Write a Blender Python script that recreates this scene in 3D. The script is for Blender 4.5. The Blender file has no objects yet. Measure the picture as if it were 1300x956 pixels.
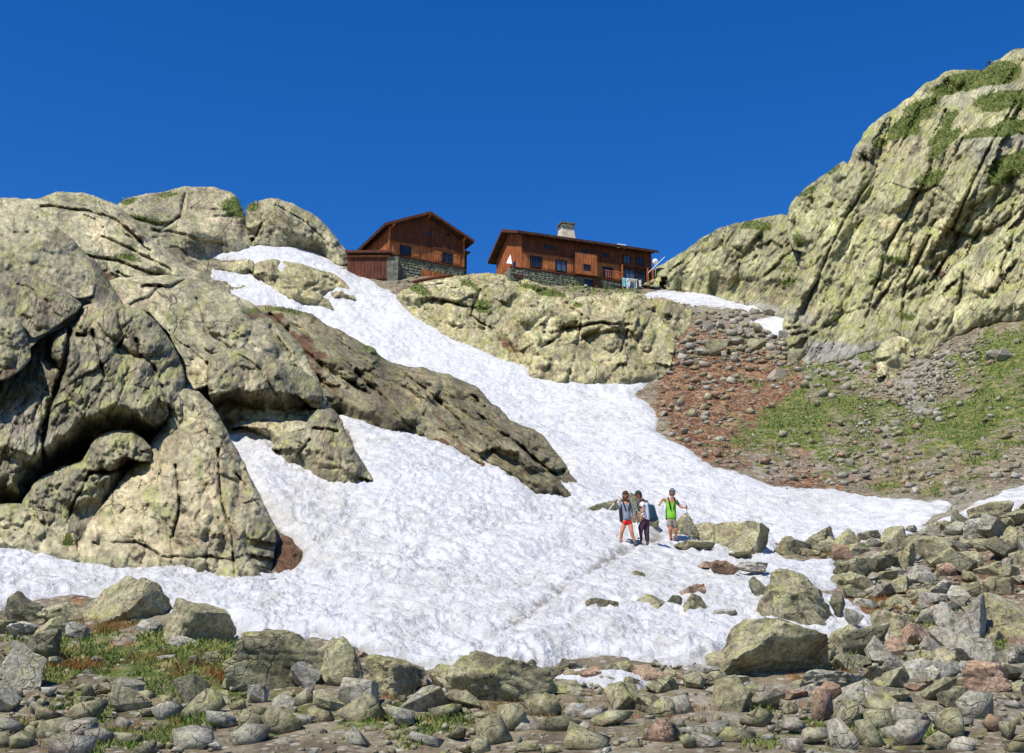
import bpy, bmesh, math, random, re
import numpy as np
from mathutils import Vector, Matrix

S = bpy.context.scene
COL = S.collection
# ------------------------------------------------------------------ camera, sky, sun
F = 1700.0; CX = 650.0; CY = 478.0
PITCH = math.radians(17.0); CP = math.cos(PITCH); SP = math.sin(PITCH)
CAMZ = 1.6
cd = bpy.data.cameras.new('camera'); cam = bpy.data.objects.new('camera', cd); COL.objects.link(cam)
cam.location = (0, 0, CAMZ); cam.rotation_euler = (math.pi / 2 + PITCH, 0, 0)
cd.sensor_width = 36; cd.lens = 36 * F / 1300; cd.clip_end = 20000; cd.clip_start = 0.1
S.camera = cam
SUN_EL = math.radians(54); SUN_AZ = math.atan2(-0.64, -0.77)   # direction towards the sun, x then y
w = bpy.data.worlds.new('World'); S.world = w; w.use_nodes = True
nt = w.node_tree; bg = nt.nodes['Background']
sky = nt.nodes.new('ShaderNodeTexSky'); sky.sky_type = 'NISHITA'; sky.sun_disc = False
sky.sun_elevation = SUN_EL; sky.sun_rotation = SUN_AZ
sky.altitude = 2600; sky.air_density = 1.12; sky.dust_density = 0.0; sky.ozone_density = 4.0
hs = nt.nodes.new('ShaderNodeHueSaturation'); hs.inputs['Saturation'].default_value = 1.34
hs.inputs['Hue'].default_value = .512; hs.inputs['Value'].default_value = .97
nt.links.new(sky.outputs[0], hs.inputs['Color']); nt.links.new(hs.outputs[0], bg.inputs[0])
bg.inputs[1].default_value = 0.15
sl = bpy.data.lights.new('sun', 'SUN'); sl.energy = 4.9; sl.angle = math.radians(0.5); sl.color = (1.0, 0.95, 0.87)
so = bpy.data.objects.new('sun', sl); COL.objects.link(so)
sd_ = Vector((math.sin(SUN_AZ) * math.cos(SUN_EL), math.cos(SUN_AZ) * math.cos(SUN_EL), math.sin(SUN_EL)))
so.rotation_euler = sd_.to_track_quat('Z', 'Y').to_euler(); so.location = (0, 0, 90)
S.view_settings.view_transform = 'Standard'; S.view_settings.look = 'None'
S.view_settings.exposure = 0.15; S.view_settings.gamma = 1.0
S.cycles.max_bounces = 4; S.cycles.diffuse_bounces = 2
rnd = random.Random(11); rng = np.random.RandomState(7)

# ------------------------------------------------------------------ pixel <-> place
def ray(u, v):
    s = (CY - v) / F; c = (u - CX) / F
    dy = CP - s * SP
    return c / dy, (SP + s * CP) / dy          # x per metre of y, z per metre of y
def at(u, v, Y):
    a, t = ray(u, v)
    return Vector((a * Y, Y, CAMZ + t * Y))
def proj(x, y, z):
    zz = z - CAMZ
    dep = y * CP + zz * SP; up = -y * SP + zz * CP
    return CX + F * x / dep, CY - F * up / dep
def mpp(u, v, Y):                                # metres per pixel there
    a, t = ray(u, v)
    return (Y * CP + t * Y * SP) / F

# ------------------------------------------------------------------ noise
_P = np.random.RandomState(3).permutation(4096).astype(np.int64)
def _h(ix, iy, s=0):
    return _P[(_P[(_P[ix & 4095] + iy) & 4095] + s * 131) & 4095]
def perlin(x, y, s=0):
    ix = np.floor(x).astype(np.int64); iy = np.floor(y).astype(np.int64)
    fx = x - ix; fy = y - iy
    ux = fx * fx * fx * (fx * (fx * 6 - 15) + 10); uy = fy * fy * fy * (fy * (fy * 6 - 15) + 10)
    def g(i, j, dx, dy):
        a = _h(i, j, s) * (2 * math.pi / 4096)
        return np.cos(a) * dx + np.sin(a) * dy
    n0 = g(ix, iy, fx, fy) * (1 - ux) + g(ix + 1, iy, fx - 1, fy) * ux
    n1 = g(ix, iy + 1, fx, fy - 1) * (1 - ux) + g(ix + 1, iy + 1, fx - 1, fy - 1) * ux
    return (n0 * (1 - uy) + n1 * uy) * 1.5
def fbm(x, y, o=4, s=0, g=0.5, ridge=False):
    r = 0; a = 1.0
    for k in range(o):
        n = perlin(x * 2 ** k + 17.3 * k, y * 2 ** k - 9.1 * k, s + k)
        if ridge: n = 1 - 2 * np.abs(n)
        r = r + n * a; a *= g
    return r
def facets(x, y, s=0, k=20.0, tilt=0.5, off=0.5, bul=.75):
    """Broken rock: cells of a jittered lattice are tilted planes (sharp ledges) mixed with bulging blocks that meet in creases. -> (height, edge)"""
    ix = np.floor(x).astype(np.int64); iy = np.floor(y).astype(np.int64)
    sw = 0; sh = 0; d1 = np.full(x.shape, 9.); d2 = np.full(x.shape, 9.); mx = np.full(x.shape, -9.)
    for i in (-1, 0, 1):
        for j in (-1, 0, 1):
            cx = ix + i; cy = iy + j
            h1 = _h(cx, cy, s) / 4096.; h2 = _h(cx, cy, s + 1) / 4096.
            h3 = _h(cx, cy, s + 2) / 4096.; h4 = _h(cx, cy, s + 3) / 4096.; h5 = _h(cx, cy, s + 4) / 4096.
            dx = x - (cx + .1 + .8 * h1); dy = y - (cy + .1 + .8 * h2)
            q = dx * dx + dy * dy; d = np.sqrt(q)
            wgt = np.exp(-k * d) + 1e-14
            pl = (h3 - .5) * 2 * tilt * dx + (h4 - .5) * 2 * tilt * dy
            sh = sh + wgt * (pl * 1.6 + (h5 - .5) * off)
            sw = sw + wgt
            mx = np.maximum(mx, pl + (h5 - .5) * .5 * off - .9 * q)
            m = d < d1
            d2 = np.where(m, d1, np.minimum(d2, d)); d1 = np.where(m, d, d1)
    return .5 * sh / sw + bul * mx, d2 - d1
def joints(x, y, s=0, ln=2.6, tilt=.7):
    """a joint set: straight sided blocks of uneven height, rows offset like torn courses -> (height, distance to the nearest joint)"""
    ix = np.floor(x).astype(np.int64); fx = x - ix
    sh = _h(ix, ix * 0 + 7, s) / 4096. * 5; yy = y / ln * (.7 + .6 * _h(ix, ix * 0 + 3, s + 2) / 4096.) + sh
    iy = np.floor(yy).astype(np.int64); fy = yy - iy
    a = _h(ix, iy, s + 5) / 4096. - .5; b = _h(ix, iy, s + 6) / 4096. - .5; c = _h(ix, iy, s + 8) / 4096. - .5
    return a * .8 + (fx - .5) * (b + .35) * tilt + (fy - .5) * c * tilt, np.minimum(np.minimum(fx, 1 - fx), np.minimum(fy, 1 - fy) * ln)
def sstep(a, b, x):
    t = np.clip((x - a) / (b - a), 0, 1); return t * t * (3 - 2 * t)

# ------------------------------------------------------------------ polygons
def smooth_poly(pts, n=4, jag=1.2, seed=0, spacing=5.0):
    p = np.array(pts, float); N = len(p); out = []
    for i in range(N):
        p0, p1, p2, p3 = p[i - 1], p[i], p[(i + 1) % N], p[(i + 2) % N]
        L = np.hypot(*(p2 - p1)); m = max(1, int(L / spacing))
        for k in range(m):
            t = k / m
            c = .5 * ((2 * p1) + (-p0 + p2) * t + (2 * p0 - 5 * p1 + 4 * p2 - p3) * t * t + (-p0 + 3 * p1 - 3 * p2 + p3) * t ** 3)
            l = p1 * (1 - t) + p2 * t
            out.append(c * .6 + l * .4)
    q = np.array(out)
    if jag:
        nx = fbm(q[:, 0] / 22, q[:, 1] / 22, 3, seed + 5, .6); ny = fbm(q[:, 0] / 22, q[:, 1] / 22, 3, seed + 9, .6)
        q = q + np.stack([nx, ny], 1) * jag
    return q
def poly_sd(poly, X, Y, near=False):
    """signed distance (inside > 0) of points to a closed polygon, chunked"""
    A = poly; B = np.roll(poly, -1, 0); E = B - A; L2 = (E ** 2).sum(1) + 1e-9
    xs = X.ravel(); ys = Y.ravel(); n = xs.size
    D = np.empty(n); I = np.zeros(n, bool); NX = np.empty(n); NY = np.empty(n)
    C = 20000
    for a in range(0, n, C):
        x = xs[a:a + C, None]; y = ys[a:a + C, None]
        t = np.clip(((x - A[:, 0]) * E[:, 0] + (y - A[:, 1]) * E[:, 1]) / L2, 0, 1)
        px = A[:, 0] + t * E[:, 0]; py = A[:, 1] + t * E[:, 1]
        d = (x - px) ** 2 + (y - py) ** 2
        k = d.argmin(1); r = np.arange(len(k))
        D[a:a + C] = np.sqrt(d[r, k]); NX[a:a + C] = px[r, k]; NY[a:a + C] = py[r, k]
        c = (A[:, 1] > y) != (B[:, 1] > y)
        xi = A[:, 0] + (y - A[:, 1]) * E[:, 0] / np.where(E[:, 1] == 0, 1e-9, E[:, 1])
        I[a:a + C] = (np.sum(c & (x < xi), 1) % 2) == 1
    D = np.where(I, D, -D).reshape(X.shape)
    if near: return D, NX.reshape(X.shape), NY.reshape(X.shape)
    return D
def line_d(pts, X, Y):
    d = np.full(X.shape, 1e9)
    for (ax, ay), (bx, by) in zip(pts[:-1], pts[1:]):
        ex, ey = bx - ax, by - ay
        t = np.clip(((X - ax) * ex + (Y - ay) * ey) / (ex * ex + ey * ey), 0, 1)
        d = np.minimum(d, np.hypot(X - ax - t * ex, Y - ay - t * ey))
    return d
def rbf_fit(P, z, lin=True, smooth=0.0):
    P = np.array(P, float); z = np.array(z, float); n = len(P)
    D = np.hypot(P[:, None, 0] - P[None, :, 0], P[:, None, 1] - P[None, :, 1])
    K = -D + np.eye(n) * smooth
    A = np.zeros((n + 3, n + 3)); A[:n, :n] = K; A[:n, n] = 1; A[:n, n + 1:] = P; A[n, :n] = 1; A[n + 1:, :n] = P.T
    c = np.linalg.solve(A, np.r_[z, 0, 0, 0])
    def f(X, Y):
        sh = np.shape(X); X = np.ravel(X); Y = np.ravel(Y); out = np.empty(X.size)
        for a in range(0, X.size, 40000):
            x = X[a:a + 40000]; y = Y[a:a + 40000]
            r = -np.sqrt((x[:, None] - P[:, 0]) ** 2 + (y[:, None] - P[:, 1]) ** 2 + 0.5)
            out[a:a + 40000] = r @ c[:n] + c[n] + c[n + 1] * x + c[n + 2] * y
        return out.reshape(sh)
    return f

# ------------------------------------------------------------------ the ground: one height function
G = [(-300,956,19),(0,956,18),(300,956,17.5),(650,956,17),(1000,956,17),(1300,956,17),(1600,956,18),
 (-300,867,24),(0,867,23.5),(300,867,23),(600,867,23),(800,867,23),(1000,867,22.5),(1300,867,22.5),(1600,867,23),
 (0,800,28),(200,800,27.5),(400,810,26.5),(600,840,24.5),(-300,780,31),
 (0,745,33.5),(0,700,38),(200,737,36),(360,742,34.5),(-300,700,40),(100,715,37),(0,690,39.5),
 (500,740,33.5),(700,780,29.5),(500,650,42),(400,700,38),(600,700,37),(700,700,38.5),
 (375,640,43),(320,570,50),(430,540,55),(480,600,48),(600,610,47.5),(700,645,44.5),
 (815,693,42),(760,650,47),(720,800,27.5),(850,760,32.5),
 (780,622,58),(850,620,59),(950,655,54),(1050,665,52),(1150,668,50),
 (850,560,71),(760,560,73),(900,600,62),(700,520,83),(800,500,88),(650,475,92),(600,440,99),(520,395,106),(440,345,114),
 (400,405,101),(300,370,104),(330,312,116),(280,330,111),(350,320,114),
 (560,352,116),(640,350,118),(720,362,117),(800,368,118),(850,372,119),(480,355,115),
 (880,380,116),(960,392,110),(985,415,103),(850,440,101),(860,490,92),(900,520,83),(1000,470,95),(1000,550,73),
 (1060,460,94),(1100,500,82),(1100,580,66),(980,615,63),(1180,470,86),(1180,635,54),(1250,560,64),(1300,500,70),(1300,430,78),(1300,620,50),
 (1600,500,66),(1600,620,50),(1600,420,74),(1200,520,75),
 (1000,695,46),(1100,720,41),(1300,680,43),(1200,770,33),(1300,780,31.5),(1100,820,27.5),(900,800,28.5),(1600,700,38),(1600,800,29),
 (340,298,124),(385,302,124),(300,305,122),(430,332,119),(260,315,118),(850,362,125),(905,372,122),(965,384,116),(990,395,110),(1300,402,82),(1420,396,77),(1200,432,85.5),(1250,408,84),(1150,442,87.5),(1100,447,91),(1060,455,94.5),(1300,330,96),(1600,380,75),(200,480,78),(100,420,80),(0,500,62),(100,600,50),(250,600,46),(300,480,72),(400,470,76),(550,530,66),(650,590,56),(0,350,95),(200,330,104),(-300,500,60),(-300,350,90)]
GP = []; GZ = []
for u, v, Y in G:
    p = at(u, v, Y); GP.append((p.x, p.y)); GZ.append(p.z)
for x, y, z in [(0,0,0),(-12,0,0.2),(12,0,0.1),(0,-15,-2.5),(-20,-15,-2),(20,-15,-2),(0,9,.7),(-8,9,.9),(8,9,.8),(-20,10,1.2),(20,10,1.1),
                (0,140,47.5),(-40,140,50),(40,140,49),(0,190,44),(-80,190,46),(80,190,46),(-120,110,46),(120,110,48),(-90,50,18),(90,50,18),(0,-60,-9),(-70,-40,-6),(70,-40,-6)]:
    GP.append((x, y)); GZ.append(z)
_H = rbf_fit(GP, GZ, smooth=0.6)
def H0(x, y):
    return _H(x, y)
def ground_z(x, y):
    n = fbm(x / 6.0, y / 6.0, 4, 40, .5) * .22 * np.clip(y / 40, .3, 1.2)
    return H0(x, y) + n
# smooth table: from azimuth and elevation to distance
_as = np.linspace(-.75, .75, 301); _ys = np.exp(np.linspace(math.log(8), math.log(180), 420))
_AA, _YY = np.meshgrid(_as, _ys, indexing='ij')
_tt = (ground_z(_AA * _YY, _YY) - CAMZ) / _YY
_ts = np.linspace(-.12, .62, 600); _T = np.empty((len(_as), len(_ts)))
for i in range(len(_as)):
    m = np.maximum.accumulate(_tt[i]); _T[i] = np.interp(_ts, m + np.arange(len(m)) * 1e-9, _ys, right=400)
def ground_Y(u, v):
    a, t = ray(np.asarray(u, float), np.asarray(v, float))
    fi = np.clip((a - _as[0]) / (_as[1] - _as[0]), 0, len(_as) - 1.001); fj = np.clip((t - _ts[0]) / (_ts[1] - _ts[0]), 0, len(_ts) - 1.001)
    i = fi.astype(int); j = fj.astype(int); fi = fi - i; fj = fj - j
    return (_T[i, j] * (1 - fi) + _T[i + 1, j] * fi) * (1 - fj) + (_T[i, j + 1] * (1 - fi) + _T[i + 1, j + 1] * fi) * fj
def on_ground(u, v):
    Y = float(ground_Y(u, v)); p = at(u, v, Y); p.z = float(ground_z(np.array([p.x]), np.array([p.y]))[0]); return p

# ------------------------------------------------------------------ objects and materials
def tag(o, label=None, cat=None, group=None, kind=None):
    if label: o['label'] = label
    if cat: o['category'] = cat
    if group: o['group'] = group
    if kind: o['kind'] = kind
    return o
def mesh_np(name, V, Fq, mat=None, parent=None, smooth=True, attrs=None):
    """V (n,3), Fq (m,4) or (m,3) numpy"""
    me = bpy.data.meshes.new(name); V = np.asarray(V, np.float32); Fq = np.asarray(Fq, np.int32)
    k = Fq.shape[1]
    me.vertices.add(len(V)); me.vertices.foreach_set('co', V.ravel())
    me.loops.add(Fq.size); me.loops.foreach_set('vertex_index', Fq.ravel())
    me.polygons.add(len(Fq)); me.polygons.foreach_set('loop_start', np.arange(0, Fq.size, k, dtype=np.int32))
    me.polygons.foreach_set('loop_total', np.full(len(Fq), k, np.int32))
    if smooth: me.polygons.foreach_set('use_smooth', np.ones(len(Fq), bool))
    me.update(calc_edges=True)
    if attrs is not None:
        for an, val in attrs.items():
            ca = me.color_attributes.new(an, 'FLOAT_COLOR', 'POINT')
            c = np.ones((len(V), 4), np.float32); c[:, :3] = val
            ca.data.foreach_set('color', c.ravel())
    if mat: me.materials.append(mat)
    o = bpy.data.objects.new(name, me); COL.objects.link(o)
    if parent: o.parent = parent
    return o
def bm_obj(name, bm, mat, parent=None, smooth=False):
    me = bpy.data.meshes.new(name); bm.normal_update(); bm.to_mesh(me); bm.free()
    if smooth: me.polygons.foreach_set('use_smooth', [True] * len(me.polygons))
    if isinstance(mat, (list, tuple)):
        for m in mat: me.materials.append(m)
    elif mat: me.materials.append(mat)
    o = bpy.data.objects.new(name, me); COL.objects.link(o)
    if parent: o.parent = parent
    return o
def empty(name, loc, rz=0, label=None, cat=None, group=None):
    o = bpy.data.objects.new(name, None); COL.objects.link(o); o.location = loc; o.rotation_euler = (0, 0, rz)
    o.empty_display_size = .3
    return tag(o, label, cat, group)
def box(bm, x0, x1, y0, y1, z0, z1, mi=0, rot=None):
    vs = [bm.verts.new((x, y, z)) for z in (z0, z1) for y in (y0, y1) for x in (x0, x1)]
    for f in ((0, 2, 3, 1), (4, 5, 7, 6), (0, 1, 5, 4), (2, 6, 7, 3), (0, 4, 6, 2), (1, 3, 7, 5)):
        fc = bm.faces.new([vs[i] for i in f]); fc.material_index = mi
    return vs
def prism(bm, pts, d, mi=0):
    """closed outline pts (3-D, planar) pushed by vector d"""
    a = [bm.verts.new(p) for p in pts]; b = [bm.verts.new(Vector(p) + Vector(d)) for p in pts]
    n = len(a); fs = [bm.faces.new(a), bm.faces.new(b[::-1])]
    for i in range(n): fs.append(bm.faces.new((a[i], b[i], b[(i + 1) % n], a[(i + 1) % n])))
    for f in fs: f.material_index = mi
    bmesh.ops.recalc_face_normals(bm, faces=fs)
def tube(bm, pts, rs, n=8, cap=True, mi=0):
    pts = [Vector(p) for p in pts]; rings = []
    if not hasattr(rs, '__len__'): rs = [rs] * len(pts)
    for i, p in enumerate(pts):
        d = (pts[min(i + 1, len(pts) - 1)] - pts[max(i - 1, 0)]).normalized()
        a = d.orthogonal().normalized(); b = d.cross(a)
        if rings:                                   # keep rings aligned
            pa = rings[-1][1]; a = (pa - d * pa.dot(d)).normalized(); b = d.cross(a)
        rings.append(([bm.verts.new(p + (a * math.cos(2 * math.pi * k / n) + b * math.sin(2 * math.pi * k / n)) * rs[i]) for k in range(n)], a))
    for (r0, _), (r1, _) in zip(rings[:-1], rings[1:]):
        for k in range(n): bm.faces.new((r0[k], r0[(k + 1) % n], r1[(k + 1) % n], r1[k])).material_index = mi
    if cap:
        bm.faces.new(rings[0][0][::-1]).material_index = mi; bm.faces.new(rings[-1][0]).material_index = mi
class NT:
    def __init__(s, name):
        s.m = bpy.data.materials.new(name); s.m.use_nodes = True; s.t = s.m.node_tree
        s.b = s.t.nodes['Principled BSDF']; s.b.inputs['Specular IOR Level'].default_value = .25
        s.b.inputs['Roughness'].default_value = .9
    def n(s, typ, **k):
        o = s.t.nodes.new(typ)
        for a, b in k.items(): setattr(o, a, b)
        return o
    def l(s, a, b): s.t.links.new(a, b)
    def pos(s, scale=(1, 1, 1), rot=(0, 0, 0), obj=False, attr=None):
        if attr:
            g = s.n('ShaderNodeAttribute', attribute_name=attr).outputs['Vector']
        elif obj:
            g = s.n('ShaderNodeTexCoord').outputs['Object']
        else: g = s.n('ShaderNodeNewGeometry').outputs['Position']
        if any(rot):
            r_ = s.n('ShaderNodeMapping'); r_.inputs['Rotation'].default_value = rot; s.l(g, r_.inputs[0]); g = r_.outputs[0]
        m = s.n('ShaderNodeMapping'); m.inputs['Scale'].default_value = scale
        s.l(g, m.inputs[0]); return m.outputs[0]
    def noise(s, v, scale, detail=6, rough=.55, dist=0.0):
        o = s.n('ShaderNodeTexNoise'); o.inputs['Scale'].default_value = scale; o.inputs['Detail'].default_value = detail
        o.inputs['Roughness'].default_value = rough; o.inputs['Distortion'].default_value = dist
        s.l(v, o.inputs['Vector']); return o.outputs['Fac']
    def ramp(s, f, stops, interp='LINEAR'):
        o = s.n('ShaderNodeValToRGB'); cr = o.color_ramp; cr.interpolation = interp
        while len(cr.elements) < len(stops): cr.elements.new(.5)
        for e, (p, c) in zip(cr.elements, stops):
            e.position = p; e.color = (c if hasattr(c, '__len__') else (c, c, c)) + ((1,) if not hasattr(c, '__len__') or len(c) == 3 else ())
        s.l(f, o.inputs[0]); return o.outputs[0]
    def mix(s, f, a, b, mode='MIX'):
        o = s.n('ShaderNodeMix', data_type='RGBA', blend_type=mode)
        for i, x in ((0, f), (6, a), (7, b)):
            if hasattr(x, 'is_linked') or isinstance(x, bpy.types.NodeSocket): s.l(x, o.inputs[i])
            elif hasattr(x, '__len__'): o.inputs[i].default_value = (*x, 1)
            else: o.inputs[i].default_value = x
        return o.outputs[2]
    def math(s, op, a, b=0.0, clamp=False):
        o = s.n('ShaderNodeMath', operation=op); o.use_clamp = clamp
        for i, x in ((0, a), (1, b)):
            if isinstance(x, bpy.types.NodeSocket): s.l(x, o.inputs[i])
            else: o.inputs[i].default_value = x
        return o.outputs[0]
    def attr(s, name):
        a = s.n('ShaderNodeAttribute', attribute_name=name); sp = s.n('ShaderNodeSeparateColor'); s.l(a.outputs['Color'], sp.inputs[0])
        return sp.outputs
    def bump(s, h, strength=.5, dist=.1, nrm=None):
        o = s.n('ShaderNodeBump'); o.inputs['Strength'].default_value = strength; o.inputs['Distance'].default_value = dist
        s.l(h, o.inputs['Height'])
        if nrm: s.l(nrm, o.inputs['Normal'])
        return o.outputs[0]
def simple(name, col, rough=.8, nscale=8., var=.25, bump=.2, metal=0, spec=.25, obj=True):
    t = NT(name); v = t.pos(obj=obj); f = t.noise(v, nscale, 5)
    c = t.mix(1.0, col, t.ramp(f, [(.3, 1 - var), (.7, 1 + var)]), 'MULTIPLY')
    t.l(c, t.b.inputs['Base Color']); t.b.inputs['Roughness'].default_value = rough; t.b.inputs['Metallic'].default_value = metal
    t.b.inputs['Specular IOR Level'].default_value = spec
    if bump: t.l(t.bump(f, bump, .02), t.b.inputs['Normal'])
    return t.m

GRASS_C = [(.34, (.045, .062, .014)), (.5, (.115, .145, .028)), (.64, (.25, .215, .085))]
def rock_material(name, c_dark, c_mid, c_pale, lichen=(.30, .31, .07), lich=.5, streak=None, scale=1.0, stain=(.16, .085, .035), painted=True, bumpd=.12):
    t = NT(name); p = t.pos(attr='tex' if painted else None)
    if streak: ps = t.pos(scale=streak[0], rot=streak[1], attr='tex')
    else: ps = p
    big = t.noise(p, .22 * scale, 5, .6, .6); mid = t.noise(ps, .9 * scale, 9, .66, .3); fine = t.noise(ps, 5.5 * scale, 8, .7)
    c = t.ramp(mid, [(.30, c_dark), (.47, c_mid), (.66, c_pale)])
    c2 = t.ramp(mid, [(.30, tuple(x * .8 for x in c_dark)), (.5, tuple(.5 * (a + b) for a, b in zip(c_mid, c_dark))), (.7, c_mid)])
    c = t.mix(t.ramp(big, [(.42, 0.), (.6, 1.)]), c, c2)
    pk = t.ramp(t.noise(p, .5 * scale, 5, .6, .8), [(.5, 0.), (.68, .6)])
    c = t.mix(pk, c, t.mix(1.0, c, (1.12, .93, .92), 'MULTIPLY'))
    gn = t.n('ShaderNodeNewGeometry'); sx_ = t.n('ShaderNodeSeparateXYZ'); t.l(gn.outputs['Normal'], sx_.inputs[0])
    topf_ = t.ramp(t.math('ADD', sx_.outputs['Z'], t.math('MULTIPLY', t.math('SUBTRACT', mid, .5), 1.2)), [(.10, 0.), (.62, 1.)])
    c = t.mix(t.math('MULTIPLY', t.math('SUBTRACT', 1.0, topf_), .6), c, t.mix(1.0, c, (.66, .67, .72) if painted else (.82, .82, .84), 'MULTIPLY'))  # steep faces dimmed and greyed: high-sun shading put into the colour
    lf = t.math('MULTIPLY', t.ramp(t.noise(p, 1.6 * scale, 8, .68, .5), [(.56 - .14 * lich, 0.), (.66 - .10 * lich, 1.)]), t.math('ADD', .25, t.math('MULTIPLY', topf_, .55)))
    c = t.mix(lf, c, lichen)
    st = t.math('MULTIPLY', t.ramp(t.noise(ps, .45 * scale, 6, .62, 1.2), [(.60, 0.), (.70, 1.)]), .55)
    c = t.mix(st, c, stain)
    dk = t.math('MULTIPLY', t.ramp(t.noise(ps, 2.6 * scale, 6, .6, .8), [(.60, 0.), (.68, 1.)]), .5)
    c = t.mix(dk, c, tuple(x * .45 for x in c_dark))
    c = t.mix(1.0, c, t.ramp(fine, [(.30, .36), (.5, 1.), (.70, 1.6)]), 'MULTIPLY')
    sp_ = t.ramp(t.noise(p, 9 * scale, 6, .75), [(.58, 0.), (.66, .55)])
    c = t.mix(sp_, c, (.045, .042, .035))
    if painted:
        r, g, b = t.attr('mask')[:3]
        en = t.noise(p, 2.2, 6, .7)
        gf = t.ramp(t.math('ADD', r, t.math('MULTIPLY', t.math('SUBTRACT', en, .5), 1.1)), [(.42, 0.), (.56, 1.)])
        gf = t.math('MULTIPLY', gf, t.ramp(r, [(.02, 0.), (.2, 1.)]))
        sf = t.ramp(t.math('ADD', g, t.math('MULTIPLY', t.math('SUBTRACT', en, .5), 1.1)), [(.42, 0.), (.62, 1.)])
        sf = t.math('MULTIPLY', sf, t.ramp(g, [(.02, 0.), (.2, 1.)]))
        c = t.mix(t.math('MULTIPLY', b, .8), c, t.mix(1.0, (.42, .40, .37), t.ramp(fine, [(.25, .6), (.75, 1.25)]), 'MULTIPLY'))
        c = t.mix(sf, c, t.mix(1.0, (.125, .066, .032), t.ramp(fine, [(.3, .4), (.7, 1.8)]), 'MULTIPLY'))
        c = t.mix(gf, c, t.ramp(t.noise(p, 3.0, 6, .7), GRASS_C))
    h = t.math('ADD', t.math('MULTIPLY', mid, 1.0), t.math('MULTIPLY', fine, .45))
    nz = t.n('ShaderNodeTexNoise'); nz.inputs['Scale'].default_value = 1.3 * scale; nz.inputs['Detail'].default_value = 5; t.l(ps, nz.inputs['Vector'])
    for q, (vs, wd_, am) in enumerate(((.42, .022, .9), (1.5, .030, .7))):
        vo = t.n('ShaderNodeTexVoronoi', feature='DISTANCE_TO_EDGE'); vo.inputs['Scale'].default_value = vs * scale
        wv = t.n('ShaderNodeVectorMath', operation='ADD'); sc = t.n('ShaderNodeVectorMath', operation='SCALE'); sc.inputs['Scale'].default_value = .55 / vs / scale; t.l(nz.outputs['Color'], sc.inputs[0])
        t.l(ps, wv.inputs[0]); t.l(sc.outputs[0], wv.inputs[1]); t.l(wv.outputs[0], vo.inputs['Vector'])
        ck = t.ramp(vo.outputs['Distance'], [(0., 1.), (wd_, 0.)])
        ck = t.math('MULTIPLY', ck, t.ramp(t.noise(p, vs * .9 * scale, 3, .6), [(.42, 0.), (.56, am)]))
        h = t.math('SUBTRACT', h, t.math('MULTIPLY', ck, .5 / (1 + q)))
        c = t.mix(t.math('MULTIPLY', ck, .75 if painted else .3), c, (.05, .043, .03))
    t.l(c, t.b.inputs['Base Color'])
    t.l(t.bump(h, 1.0, bumpd), t.b.inputs['Normal'])
    return t.m

M = {}
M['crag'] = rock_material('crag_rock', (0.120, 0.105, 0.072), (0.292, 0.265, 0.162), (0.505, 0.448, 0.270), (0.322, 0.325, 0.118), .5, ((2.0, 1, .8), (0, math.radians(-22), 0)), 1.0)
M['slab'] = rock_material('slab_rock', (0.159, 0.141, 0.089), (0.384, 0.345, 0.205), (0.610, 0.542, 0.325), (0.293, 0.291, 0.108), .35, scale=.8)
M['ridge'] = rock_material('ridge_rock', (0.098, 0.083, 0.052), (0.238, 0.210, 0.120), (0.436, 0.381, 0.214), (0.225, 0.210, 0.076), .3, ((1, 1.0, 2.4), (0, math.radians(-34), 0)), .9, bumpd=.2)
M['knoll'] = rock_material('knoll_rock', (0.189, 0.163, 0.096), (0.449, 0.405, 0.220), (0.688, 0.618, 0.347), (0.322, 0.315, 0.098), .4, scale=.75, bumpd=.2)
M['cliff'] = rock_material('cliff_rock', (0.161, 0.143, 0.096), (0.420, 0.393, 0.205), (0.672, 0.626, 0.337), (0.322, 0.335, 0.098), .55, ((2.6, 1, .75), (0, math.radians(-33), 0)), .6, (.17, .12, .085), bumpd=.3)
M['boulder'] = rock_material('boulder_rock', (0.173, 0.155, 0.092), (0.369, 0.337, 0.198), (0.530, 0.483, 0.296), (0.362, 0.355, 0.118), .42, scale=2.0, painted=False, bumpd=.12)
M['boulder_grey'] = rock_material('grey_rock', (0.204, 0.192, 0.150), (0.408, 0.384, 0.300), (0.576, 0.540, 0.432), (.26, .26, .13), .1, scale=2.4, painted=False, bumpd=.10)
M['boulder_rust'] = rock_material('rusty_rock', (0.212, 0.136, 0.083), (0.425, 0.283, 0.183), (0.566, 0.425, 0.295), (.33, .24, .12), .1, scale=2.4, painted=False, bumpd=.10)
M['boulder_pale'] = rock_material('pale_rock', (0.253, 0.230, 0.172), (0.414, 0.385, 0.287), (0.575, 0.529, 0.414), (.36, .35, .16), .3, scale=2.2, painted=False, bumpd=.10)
M['boulder_dark'] = rock_material('dark_rock', (0.100, 0.094, 0.065), (0.212, 0.195, 0.124), (0.330, 0.307, 0.189), (.18, .185, .06), .4, scale=2.4, painted=False, bumpd=.10)

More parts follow.
